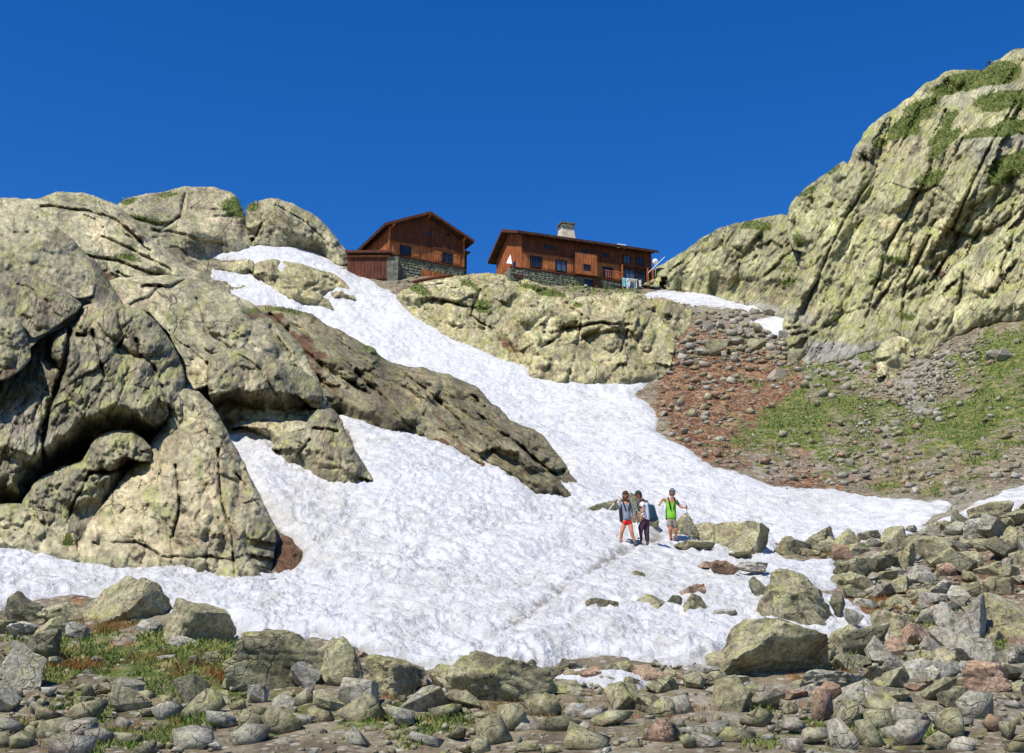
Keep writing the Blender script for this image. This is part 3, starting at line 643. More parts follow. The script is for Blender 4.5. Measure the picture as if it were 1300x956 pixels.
# left crag, from behind to front
rock_mass('boulder', 'huge smooth rounded boulder at the left edge just below the summit slabs', 'boulder',
 [(-80,266),(0,270),(35,273),(70,285),(92,303),(113,325),(119,350),(118,376),(98,378),(71,368),(35,358),(0,350),(-80,340)],
 [(0,272,62),(70,287,62),(110,330,62),(100,370,57),(0,345,55),(40,320,56.5),(-80,300,58)], M['slab'], rugged=.3, R=3.5, rim=30, cells=[(70,1.6,-20,1.4,.4),(22,1.3,0,.25,.5)], noise=[(40,1.3,-20,.5,False),(7,1,0,.07,False)], seed=31, back=6)
rock_mass('rock_slab', 'narrow leaning slab wedged right of the smooth rounded boulder', 'rock slab',
 [(110,326),(122,332),(136,352),(158,388),(150,395),(120,392),(112,370)], [(112,330,62),(158,388,60),(115,385,57)], M['crag'], rugged=.3, R=2, rim=16, cells=[(22,1.5,-50,.6,.5)], noise=[(14,1,0,.2,False)], soil=[(140,348,8,20,45,.6)], seed=33, back=4)
rock_mass('boulder', 'lichen-covered boulder with undercut lower side at the left edge under the smooth one', 'boulder',
 [(-80,345),(0,343),(40,350),(78,366),(103,386),(92,402),(70,416),(42,430),(30,415),(0,404),(-80,405)],
 [(0,347,51),(80,370,51),(100,388,50),(40,425,46),(0,400,46),(-80,370,49)], M['crag'], rugged=.3, R=2.6, rim=26, cells=[(40,1.5,-25,1.2,.5),(14,1.3,-20,.35,.5)], noise=[(18,1.2,-20,.3,False),(5,1,0,.08,False)], cracks=[([(20,360),(60,380),(75,400)],2,.5)], seed=35, back=5)
rock_mass('rock_outcrop', 'massive grey-green crag face with vertical grooves filling the left side', 'rock outcrop',
 [(-80,440),(0,470),(34,446),(48,432),(62,424),(80,416),(96,404),(104,390),(125,382),(150,384),(185,396),(212,424),(232,465),(236,505),(228,528),(205,545),(188,566),(172,560),(150,556),(128,562),(105,585),(62,612),(34,642),(0,646),(-80,650)],
 [(150,388,51),(100,410,49),(0,490,46),(230,480,48),(228,525,45),(120,560,42.2),(0,630,40.8),(60,600,41.3),(100,480,45),(180,460,46.5),(-80,550,43),(180,550,43)], M['crag'], rugged=.3, joint=[(34,62,.5,3.),(12,64,.12,3.)], R=2.6, rim=24, step=1.5, cells=[(60,1.0,40,1.6,.5),(26,1.8,62,.45,.5),(11,1.6,60,.14,.5)], noise=[(30,1.5,60,.35,False),(7,1.8,65,.09,False)], groove=.45,
 cracks=[([(88,420),(80,470),(62,520),(55,590)],5,1.9),([(60,430),(62,455),(74,470)],4,1.3),([(118,420),(125,450),(132,480)],3,1.2),([(150,395),(158,430),(150,440)],3,.9),([(175,430),(180,450),(200,470)],3,.8),([(100,425),(110,425)],3,1.),([(205,490),(215,530)],4,1.)],
 bulges=[(62,480,20,60,-75,.0),(165,420,52,20,-30,1.2),(150,500,70,50,-30,1.3),(80,445,16,34,10,1.2),(205,520,30,26,20,1.0)], pale=[(40,560,30,60,20,.25)], soil=[(30,540,30,40,40,.25),(90,500,20,50,60,.25)], seed=37, back=5)
rock_mass('boulder', 'small blocky boulder at the left edge between the undercut boulder and the crag face', 'boulder',
 [(-80,402),(0,400),(24,406),(36,428),(39,455),(22,474),(0,484),(-80,492)], [(0,404,45),(36,440,45),(0,480,43),(-80,440,44)], M['crag'], rugged=.3, R=2, rim=22, cells=[(30,1.3,60,.8,.5),(12,1.2,0,.25,.5)], noise=[(16,1,0,.25,False),(5,1,0,.06,False)], soil=[(10,470,20,9,20,.7)], seed=39, back=4)
rock_mass('boulder', 'shadowed boulder lodged under the overhang of the left crag', 'boulder',
 [(22,652),(40,616),(74,594),(104,584),(118,560),(140,546),(168,546),(192,566),(192,592),(168,622),(136,660),(104,690),(70,688),(36,672)],
 [(150,556,42.8),(180,590,42),(100,670,40.2),(50,630,41.2),(110,605,41.8)], M['crag'], rugged=.3, R=2, rim=18, cells=[(34,1.2,-40,1.2,.6),(14,1.2,0,.3,.5)], noise=[(14,1,0,.25,False),(5,1,0,.06,False)], cracks=[([(112,600),(140,600),(172,590)],4,1.4),([(110,600),(95,640),(85,670)],2,.5)], seed=41, back=4)
rock_mass('rock_slab', 'large triangular rock slab standing in the snow at the foot of the left crag', 'rock slab',
 [(88,716),(94,690),(106,668),(128,640),(150,612),(170,588),(192,566),(210,540),(218,505),(232,492),(252,498),(270,514),(286,542),(300,568),(316,600),(330,630),(346,660),(352,685),(346,715),(338,738),(300,743),(240,737),(170,728),(120,724)],
 [(120,715,36.6),(200,734,35.2),(335,740,34),(228,500,45),(262,512,45),(345,665,38),(300,590,41),(150,650,40.2),(175,600,42.6),(205,640,39),(250,640,37.5),(280,700,35)], M['slab'], rugged=.3, joint=[(24,82,.3,3.),(9,80,.08,3.)], R=2.5, rim=20, step=1.5, cells=[(50,1.5,75,1.3,.5),(22,1.6,80,.5,.5),(10,1.3,70,.13,.5)], noise=[(26,1.3,80,.3,False),(6,1.6,80,.06,False)], groove=.4,
 cracks=[([(226,590),(228,640),(222,680)],2.5,.8),([(275,570),(282,640),(296,680),(300,735)],2.5,.9),([(120,690),(170,690),(200,704),(208,735)],2.5,.6),([(205,705),(230,708),(300,712)],2,.4),([(300,600),(330,650)],2,.5)],
 bulges=[(232,655,8,9,0,-.6),(320,690,30,46,-20,.6)], soil=[(345,720,14,24,0,.5)], seed=43, back=4)
rock_mass('rock_slab', 'low rusty orange rock in the melt hollow beside the triangular slab', 'rock slab',
 [(330,742),(345,700),(358,678),(372,682),(382,700),(380,722),(368,742),(350,748)], [(345,700,38),(378,700,37.5),(365,740,34.8),(335,740,35)], M['ridge'], R=1, rim=12, cells=[(14,1,0,.4,.5)], noise=[(8,1,0,.15,False)], soil=[(365,710,30,40,0,1)], seed=45, back=2)
rock_mass('rock_outcrop', 'low rounded rocks at the left edge where the snow begins', 'rock outcrop',
 [(-80,646),(0,638),(40,640),(70,648),(92,668),(98,690),(104,716),(80,714),(40,706),(0,700),(-80,696)], [(0,642,40.5),(80,655,40),(95,710,36.6),(0,695,38),(-80,670,40)], M['slab'], rugged=.3, R=2, rim=18, cells=[(26,1.4,-20,1.0,.6),(11,1.2,0,.35,.5)], noise=[(12,1,0,.2,False)], grass=[(88,686,10,8,0,.8)], soil=[(92,700,14,10,0,.6)], seed=47, back=4)
# boulders standing in the snow below the ridge
rock_mass('boulder', 'low flat rock at the top of the left snow arm beside the twin boulder', 'boulder',
 [(290,545),(300,534),(335,532),(372,534),(395,538),(392,556),(370,566),(345,566),(328,556),(305,550)], [(310,536,52),(390,540,51),(350,562,49.5)], M['slab'], rugged=.3, R=1.5, rim=12, cells=[(20,1.4,0,.5,.5)], noise=[(12,1,0,.15,False)], seed=51, back=2)
rock_mass('boulder', 'big olive boulder split by cracks standing in the snow left of the ridge', 'boulder',
 [(345,568),(358,552),(384,545),(393,530),(404,518),(422,519),(434,535),(441,552),(452,572),(466,596),(475,612),(452,622),(432,621),(400,607),(370,593),(350,580)],
 [(405,520,51),(350,570,48),(470,612,45),(400,603,45.6),(440,560,47.5),(400,560,46.5)], M['crag'], rugged=.3, R=2.2, rim=20, step=1.5, cells=[(30,1.2,60,1.1,.6),(12,1.2,0,.25,.5)], noise=[(16,1,0,.25,False),(5,1,0,.06,False)], cracks=[([(395,560),(380,575),(385,590)],2.5,.7),([(400,545),(430,548)],2.5,.7),([(365,555),(385,565)],2,.5)], seed=53, back=3)
# island in the upper snow
rock_mass('rock_outcrop', 'rock island surrounded by the upper snow below the left hut', 'rock outcrop',
 [(322,338),(330,330),(345,327),(369,332),(399,341),(425,347),(444,363),(454,383),(432,385),(426,398),(404,392),(365,381),(339,367),(322,354)],
 [(345,328,110),(440,365,108),(450,384,104),(400,390,102),(330,350,107),(400,360,104)], M['knoll'], R=3, rim=18, cells=[(24,1.4,-25,1.8,.6),(11,1.2,0,.5,.5)], noise=[(14,1,0,.4,False),(5,1,0,.12,False)], grass=[(355,384,16,4,-25,.5)], seed=55, back=4)
rock_mass('rock_outcrop', 'small flat rock at the very top of the snow tongue, left of the rock island', 'rock outcrop',
 [(268,341),(285,330),(305,327),(322,330),(322,345),(306,350),(288,346)], [(285,332,111),(320,332,109.5),(305,347,106)], M['knoll'], R=2, rim=10, cells=[(14,1.4,-10,.8,.5)], noise=[(8,1,0,.2,False)], seed=57, back=3)
rock_mass('boulder', 'low rock showing between two snow steps at the upper left of the snow tongue', 'boulder',
 [(278,362),(292,356),(310,358),(320,364),(308,370),(290,370)], [(280,362,106),(318,362,105),(300,369,103)], M['knoll'], R=1, rim=8, cells=[(12,1.4,-10,.5,.5)], noise=[(8,1,0,.2,False)], seed=59, back=2)
# knoll under the huts
rock_mass('rock_outcrop', 'cracked pale knoll below the left hut, bordered by the snow tongue', 'rock outcrop',
 [(498,378),(512,366),(535,356),(565,352),(590,348),(620,346),(660,352),(700,364),(730,375),(720,400),(690,420),(672,445),(668,480),(645,462),(600,447),(560,428),(533,412)],
 [(505,372,110),(540,360,112.5),(580,352,114),(640,352,115),(530,400,104),(660,470,93),(600,440,99),(700,370,112),(620,390,108)], M['knoll'], R=3, rim=18, joint=[(24,-14,1.1,1.5),(9,-18,.35,1.8)], cells=[(40,1.4,-12,3.0,.7),(18,1.4,-20,1.1,.65),(9,1.2,0,.3,.5)], noise=[(20,1.3,-15,.6,False),(5,1,0,.14,False)], groove=.5,
 cracks=[([(610,365),(600,400),(640,425),(650,455)],2.5,1.8),([(560,380),(590,390),(620,392)],2,1.4)], grass=[(535,370,14,8,-15,1),(600,362,22,6,-20,.6),(612,390,12,9,-30,1),(640,425,8,12,60,.5),(690,368,36,5,-8,.9),(545,402,8,4,0,.5)], soil=[(650,440,7,20,80,.8),(545,390,10,6,0,.5)], seed=61, back=6)
rock_mass('rock_outcrop', 'broad blocky knoll of lichened rock below the right hut', 'rock outcrop',
 [(655,420),(665,400),(690,386),(720,378),(760,371),(800,370),(850,380),(878,392),(876,415),(858,438),(852,465),(838,482),(795,491),(740,491),(700,487),(668,480),(656,450)],
 [(700,385,110),(800,374,112.5),(870,395,108),(840,480,91),(740,489,89.5),(668,478,91.5),(660,430,101),(760,430,99),(850,440,99)], M['knoll'], R=3.5, rim=18, joint=[(26,72,1.2,1.4),(10,70,.4,1.6)], cells=[(38,1.2,20,3.2,.7),(20,1.2,30,1.4,.6),(9,1.2,0,.35,.5)], noise=[(20,1,0,.6,False),(5,1,0,.14,False)], groove=.6,
 cracks=[([(690,440),(720,420),(760,410),(800,415)],2.5,1.8),([(740,400),(735,440),(720,485)],2.5,1.6),([(800,400),(790,440),(795,485)],2,1.4),([(830,400),(840,440)],2,1.4)],
 grass=[(680,395,26,9,25,1),(735,383,9,5,0,.8),(700,380,20,4,0,.6),(850,385,20,4,0,.5)], soil=[(655,450,6,18,85,.8)], seed=63, back=6)
# right hand cliffs
rock_mass('cliff', 'low lichened cliff shoulder rising right of the right hut', 'cliff',
 [(812,362),(820,350),(832,341),(867,319),(911,290),(954,279),(992,272),(1012,278),(1034,310),(1028,370),(1022,402),(992,404),(964,393),(911,379),(870,371),(835,367)],
 [(830,348,120),(911,292,119),(990,276,116),(1020,395,104),(964,392,110.5),(900,377,116.5),(960,330,113)], M['cliff'], R=5, rim=26, joint=[(16,48,1.2,2.6),(6.5,52,.45,2.6)], cells=[(34,2.2,52,1.8,.75),(15,2.4,55,.35,.75)], noise=[(18,2.0,55,.5,False),(5,1.6,50,.14,False)], groove=.5,
 grass=[(960,286,26,7,8,.8),(905,300,16,5,28,.5),(1012,360,5,26,80,.8),(995,340,5,16,80,.5)], pale=[(960,388,40,8,-10,.7)], seed=71, back=8)
rock_mass('cliff', 'dark blocky tower of rock in the notch beside the main cliff', 'cliff',
 [(998,300),(1000,275),(1005,256),(1025,236),(1050,219),(1070,205),(1080,215),(1070,260),(1045,300),(1030,320),(1008,318)],
 [(1005,260,113),(1070,208,114),(1010,310,108),(1040,260,110)], M['cliff'], R=3, rim=18, cells=[(26,1.4,60,2.4,.8),(11,1.3,50,.7,.6)], noise=[(12,1,0,.4,False)], grass=[(1062,212,12,6,45,1),(1022,240,14,4,35,.7),(1016,305,10,8,0,.8)], soil=[(1030,262,16,20,0,.4)], seed=73, back=7)
rock_mass('cliff', 'high ribbed cliff with grassy ledges filling the right side up to the top corner', 'cliff',
 [(996,442),(992,412),(1002,386),(1012,350),(1018,315),(1036,285),(1058,250),(1076,206),(1096,170),(1120,146),(1150,127),(1180,102),(1212,88),(1245,88),(1266,76),(1290,62),(1312,55),(1420,10),(1420,420),(1300,408),(1250,414),(1205,432),(1175,452),(1140,444),(1105,446),(1085,452),(1060,460),(1030,463),(1008,455)],
 [(1000,430,99),(1060,455,94),(1105,446,91),(1180,447,88),(1300,405,85.5),(1420,400,80.5),(1090,200,111),(1200,100,116),(1290,70,113),(1420,20,104),(1200,250,99),(1080,330,103),(1300,250,94),(1140,380,94),(1250,340,93)], M['cliff'], R=6, rim=24, step=1.7,
 joint=[(34,60,1.9,3.),(13,58,.85,3.2),(5.5,61,.34,2.6)], cells=[(70,2.0,58,3.4,.8),(30,2.4,60,.8,.85),(14,2.6,60,.3,.8)], noise=[(34,2.2,60,.9,False),(7,2.0,60,.2,False)], groove=.5,
 cracks=[([(1180,300),(1150,360),(1140,440)],3,1.7),([(1240,330),(1190,370),(1165,420)],3,1.7),([(1130,150),(1110,220),(1060,300),(1020,400)],2.6,1.1),([(1200,140),(1180,220),(1130,310),(1100,400)],2.6,1.2),([(1290,130),(1250,200),(1210,290)],3,1.5)],
 bulges=[(1060,400,40,70,-60,0.),(1260,230,90,50,40,2.)],
 grass=[(1235,100,70,14,20,.95),(1285,128,50,14,8,1),(1160,150,46,10,40,.9),(1290,210,40,16,20,.9),(1200,180,40,8,45,.7),(1215,105,36,12,20,1),(1270,95,34,10,18,1),(1165,135,16,7,10,.9),(1150,170,22,8,20,.8),(1192,170,22,8,45,.9),(1270,125,40,10,8,1),(1285,160,30,9,0,.9),(1205,150,20,8,40,.7),(1180,225,22,7,30,.7),(1280,220,36,12,20,.9),(1225,200,20,6,30,.5),(1115,180,10,12,60,.7),(1245,260,20,5,30,.5),(1130,330,6,22,75,.6),(1150,400,7,20,70,.6),(1110,350,5,22,70,.5),(1265,165,50,8,10,.8)],
 soil=[(1195,345,8,30,48,.8),(1150,265,18,24,60,.5),(1075,260,12,50,62,.45),(1270,210,22,9,0,.5),(1160,240,20,10,0,.4),(1230,130,12,6,0,.5)],
 pale=[(1060,445,50,14,-5,.9),(1040,455,34,9,0,.8),(1012,400,12,30,75,.5),(1240,120,60,18,0,.35),(1270,180,60,20,10,.4),(1110,440,26,9,20,.6)], seed=75, back=12, jag=2.6)
rock_mass('cliff', 'pale rounded buttress at the foot of the right cliff beside the grass', 'cliff',
 [(1160,452),(1164,420),(1172,395),(1200,350),(1230,322),(1262,300),(1300,285),(1420,255),(1420,400),(1300,400),(1255,408),(1205,430),(1178,456)],
 [(1170,448,86),(1200,355,90),(1300,290,91),(1420,260,87),(1300,398,82),(1420,395,77.5),(1250,370,85.5),(1250,406,84.3),(1205,430,85.8)], M['cliff'], R=4, rim=26, joint=[(26,52,1.3,2.),(10,56,.5,2.6),(5,50,.2,2.2)], cells=[(44,1.5,50,2.2,.7),(20,1.9,55,.5,.7)], noise=[(20,1.4,55,.5,False),(5,1.4,50,.14,False)], groove=.5, cracks=[([(1290,290),(1270,340),(1285,395)],3,1.6),([(1225,330),(1220,380),(1200,425)],3,1.2)],
 grass=[(1295,350,8,10,0,.3)], seed=77, back=6)
rock_mass('boulder', 'tall smooth boulder leaning against the right buttress above the scree', 'boulder',
 [(1112,480),(1112,450),(1120,434),(1136,427),(1154,430),(1162,442),(1158,458),(1142,470),(1136,488),(1120,490)], [(1136,430,86.2),(1160,445,86.2),(1120,488,82.6),(1136,455,84.3),(1140,468,84)], M['knoll'], R=2.4, rim=18, step=1.3, cells=[(22,1.2,60,.7,.5),(9,1.2,0,.15,.5)], noise=[(12,1,0,.2,False)], seed=79, back=2.5)
# ------------------------------------------------------------------ loose rock
_ico = {}
def ico(sub):
    if sub not in _ico:
        bm = bmesh.new(); bmesh.ops.create_icosphere(bm, subdivisions=sub, radius=1)
        _ico[sub] = (np.array([v.co[:] for v in bm.verts]), np.array([[v.index for v in f.verts] for f in bm.faces])); bm.free()
    return _ico[sub]
def noise3(p, sc, s, o=4):
    return (fbm(p[:, 0] * sc + 3.1 * s, p[:, 1] * sc + p[:, 2] * sc * .7, o, s, .55) + fbm(p[:, 2] * sc - 2.3 * s, p[:, 0] * sc * .6 - p[:, 1] * sc, o, s + 3, .55)) * .5
def rock_shape(seed, sub=3, planes=11, sharp=26., rough=.06, up=None, flat=0., taper=.2):
    """block cut by random planes; edges slightly worn; extents normalised to -1..1"""
    r = np.random.RandomState(seed); V, Fc = ico(sub)
    N = r.normal(size=(planes, 3)); N /= np.linalg.norm(N, axis=1)[:, None]
    Hh = r.uniform(.55, 1.0, planes)
    if flat: N = np.vstack([N, [[.1, .05, 1]], [[0, 0, -1]]]); Hh = np.r_[Hh, flat, .5]
    dn = V @ N.T; rad = np.where(dn > .05, Hh / np.maximum(dn, .05), 9.)
    rad = np.minimum(rad, 1.6); rr = -np.log(np.exp(-sharp * rad).sum(1)) / sharp
    rr = np.clip(rr, .15, 1.55)
    P = V * rr[:, None]
    P[:, :2] *= (1 - taper * (P[:, 2:3] + .9) / 1.8)
    P = P * (1 + noise3(P, 1.6, seed % 50, 4)[:, None] * rough * 1.6 + noise3(P, 5., seed % 50 + 5, 3)[:, None] * rough * .6)
    if sub > 3:
        hh_, _e = facets(P[:, 0] * 3.2 + P[:, 2] * 1.3, P[:, 1] * 2.1 + P[:, 2] * 3.0, seed % 90, tilt=.7, off=.8); P = P * (1 + .075 * hh_[:, None])
        P = P * (1 + noise3(P, 11., seed % 50 + 9, 2)[:, None] * .014)
    lo = P.min(0); hi = P.max(0)
    return (P - (lo + hi) / 2) / ((hi - lo) / 2), Fc
TEMPL = {}
def rock_mesh(kind, seed, sub):
    key = (kind, seed, sub)
    if key not in TEMPL and sub <= 3:
        r = random.Random(seed * 13 + sub); bm = bmesh.new()
        for _ in range(11 if sub < 2 else (12 if sub < 3 else 15)):
            d = Vector([r.gauss(0, 1) for _ in range(3)]).normalized(); m_ = max(abs(d.x), abs(d.y), abs(d.z)) ** .85
            bm.verts.new(d / m_ * r.uniform(.75, 1.1))
        h_ = bmesh.ops.convex_hull(bm, input=bm.verts[:]); bmesh.ops.delete(bm, geom=[v for v in bm.verts if not v.link_faces], context='VERTS')
        if sub >= 2:
            bmesh.ops.dissolve_limit(bm, angle_limit=math.radians(14), verts=bm.verts[:], edges=bm.edges[:])
            if sub == 3: bmesh.ops.bevel(bm, geom=bm.edges[:], offset=.035, segments=1, affect='EDGES')
        bmesh.ops.triangulate(bm, faces=bm.faces[:]); bmesh.ops.recalc_face_normals(bm, faces=bm.faces[:])
        lo = [min(v.co[i] for v in bm.verts) for i in range(3)]; hi = [max(v.co[i] for v in bm.verts) for i in range(3)]
        for v in bm.verts: v.co = Vector([(v.co[i] - (lo[i] + hi[i]) / 2) / ((hi[i] - lo[i]) / 2) for i in range(3)])
        me = bpy.data.meshes.new('stone'); bm.to_mesh(me); bm.free(); me.materials.append(M[kind]); TEMPL[key] = me
    if key not in TEMPL:
        P, Fc = rock_shape(seed, sub, planes=(6 + seed % 4) if sub < 4 else (8 + seed % 5), sharp=55 + 10 * (seed % 5), rough=.06 if sub < 4 else .08)
        me = bpy.data.meshes.new('stone'); me.vertices.add(len(P)); me.vertices.foreach_set('co', P.astype(np.float32).ravel())
        me.loops.add(Fc.size); me.loops.foreach_set('vertex_index', Fc.astype(np.int32).ravel())
        me.polygons.add(len(Fc)); me.polygons.foreach_set('loop_start', np.arange(0, Fc.size, 3, dtype=np.int32)); me.polygons.foreach_set('loop_total', np.full(len(Fc), 3, np.int32))
        me.polygons.foreach_set('use_smooth', np.ones(len(Fc), bool)); me.update(calc_edges=True)
        me.set_sharp_from_angle(angle=math.radians(26))
        me.materials.append(M[kind]); TEMPL[key] = me
    return TEMPL[key]
LAND = []; placed = []                                        # u, v, radius in px of everything set down
def boulder(name, label, u, v0, v1, wpx, kind='boulder', seed=None, group=None, cat='boulder', depth=.85, rz=None, tilt=0., emb=.62, shape=None, ry=0.):
    seed = rnd.randrange(60) if seed is None else seed
    Y = float(ground_Y(u, v1)); m = mpp(u, v1, Y)
    W = wpx * m; Hh = (v1 - v0) * m / .97
    b = at(u, v1, Y)
    lift = 0.
    if any(poly_sd(smooth_poly(pl, jag=0), np.array([float(u)]), np.array([float(v1)]))[0] > 4 for pl in SNOW_ALL[:1]): lift = .15 if wpx > 60 or v1 < 715 else .25
    sub = 5 if wpx > 80 else (4 if wpx > 30 else 3)
    if shape is None: me = rock_mesh(kind, seed, sub)
    else:
        P, Fc = rock_shape(seed, sub, **shape); o_ = mesh_np(name, P, Fc, M[kind]); me = o_.data; bpy.data.objects.remove(o_); me.set_sharp_from_angle(angle=math.radians(34))
    o = bpy.data.objects.new(name, me); COL.objects.link(o)
    o.location = (b.x, b.y + W * depth * .32, b.z + Hh * (1 - emb) + lift)
    o.scale = (W / 2, W * depth / 2, Hh * emb)
    o.rotation_euler = (tilt, ry, 0 if rz is None else rz)
    tag(o, label, cat, group)
    LAND.append((u, (v0 + v1) / 2, ' '.join(re.split(r' (?:at|in|on|of|behind|beside|above|below|lying|leaning|with|right|left|under|near|between|where|and|tucked|half|alone|standing|low|rising|from|adjoining|over|ringed|to) ?', label.replace(',', ''))[0].split()[:5])))
    placed.append((u, (v0 + v1) / 2, wpx * .45)); placed.append((u, v1 - 4, wpx * .4))
    return o
B = boulder
# standing in front, left
B('boulder','biggest round boulder with yellow lichen on grass in the left foreground',140,725,790,134,seed=101,shape=dict(planes=14,sharp=26,rough=.06))
B('boulder','pointed olive boulder just right of the biggest lichen boulder in the left foreground',239,758,818,100,seed=132,shape=dict(planes=8,sharp=60,rough=.05))
B('boulder','dark mossy block at the left edge above smaller tan stones',28,750,788,58,'boulder_dark',seed=12)
B('boulder','tan rounded rock tucked behind the dark mossy block',72,761,792,56,seed=21)
B('boulder','large wedge-topped olive boulder at the lower edge left of centre',350,796,872,140,seed=144,shape=dict(planes=9,sharp=60,rough=.05))
B('boulder','olive boulder leaning against the right side of the wedge-topped boulder',428,808,868,66,seed=31)
B('boulder','pale lichened boulder in the bottom left corner',22,814,880,58,'boulder_pale',seed=17)
B('boulder','low mossy mound-shaped rock right of the wedge pair in the foreground',497,832,884,84,seed=25)
B('boulder','broad peaked olive boulder at the bottom centre below the snow',634,828,890,140,seed=150,shape=dict(planes=7,sharp=60,rough=.05))
B('boulder','small grey block on the grass below the biggest lichen boulder',183,784,806,38,'boulder_grey',seed=8)
B('boulder','bluish grey angular stone left of the biggest lichen boulder',95,789,811,28,'boulder_grey',seed=14)
B('boulder','light grey angular block in front of the wedge-topped boulder',386,840,870,40,'boulder_grey',seed=41)
B('boulder','tan block right of the light grey angular one',419,838,862,30,'boulder_pale',seed=43)
B('boulder','olive lump between the mossy mound rock and the peaked boulder',563,842,876,40,seed=44)
B('boulder','small rounded olive boulder left of the wedge-topped boulder',299,832,856,34,seed=46)
B('boulder','flat pale stone on the grass below the pointed olive boulder',230,806,822,40,'boulder_pale',seed=47)
B('boulder','brown flat stone beside the small olive boulder on the grass',268,826,842,32,'boulder',seed=48)
B('boulder','olive block below the dark mossy block',65,782,806,48,seed=49)
B('boulder','low slab left of the bluish grey stone',30,788,806,46,'boulder_grey',seed=50)
B('boulder','round stone under the pale corner boulder row',50,800,838,48,'boulder_dark',seed=51)
# on the snow
B('boulder','dark green flat boulder lying on the snow, leftmost of the row of four',766,774,793,48,'boulder_dark',seed=5)
B('boulder','brown rounded boulder in the row on the snow, second from the left',829,767,788,48,'boulder',seed=6)
B('boulder','small dark grey stone between the brown and olive boulders on the snow',858,771,788,24,'boulder_dark',seed=7)
B('boulder','olive round boulder at the right end of the row on the snow',886,768,793,44,seed=9)
B('boulder','orange brown stone leaning over the olive one on the snow',879,754,774,40,'boulder_rust',seed=10)
B('boulder','flat grey stone half sunk in snow right of the row',923,787,796,34,'boulder_grey',seed=11)
B('boulder','rust coloured flat rock on the snow above the row',922,722,738,38,'boulder_rust',seed=13)
B('boulder','long flat grey rock beside the rust coloured one on the snow',955,722,735,42,'boulder_grey',seed=15)
B('boulder','flat mossy slab half buried in snow in front of the hikers',884,692,706,52,'boulder',seed=16,depth=1.4)
B('boulder','small flat stone right of the mossy slab on the snow',941,703,714,34,seed=18)
B('boulder','little olive stone alone in the snow left of centre right',808,737,746,24,seed=19)
B('boulder','tiny flat stone in the snow above the orange brown stone',897,723,731,20,'boulder_rust',seed=20)
B('boulder','large brown dome-shaped boulder ringed by snow at lower right',1018,727,795,104,'boulder',seed=160,shape=dict(planes=12,sharp=34,rough=.06))
B('boulder','dark rubble stone at the left foot of the dome-shaped boulder',972,745,772,36,'boulder_dark',seed=22)
B('boulder','dark wedge stone at the right foot of the dome-shaped boulder',1066,765,792,22,'boulder_dark',seed=24)
B('boulder','big mossy wedge boulder with rusty underside at the bottom right of the snow',985,784,860,186,'boulder',seed=171,shape=dict(planes=9,sharp=60,rough=.05))
B('boulder','long flat olive slab lying behind the hikers',928,662,705,116,'boulder',seed=181,depth=.6,emb=.7,shape=dict(planes=6,sharp=50,rough=.03,flat=.62, taper=.12))
B('boulder','square olive block right behind the two left hikers',812,629,676,52,'boulder',seed=191,depth=.5,shape=dict(planes=7,sharp=26,rough=.04))
B('boulder','rubble block behind the hiker in green',868,656,690,44,'boulder',seed=23,depth=.7)
B('boulder','low olive rock left of the hikers at the end of the ridge',768,638,660,46,'boulder',seed=26)
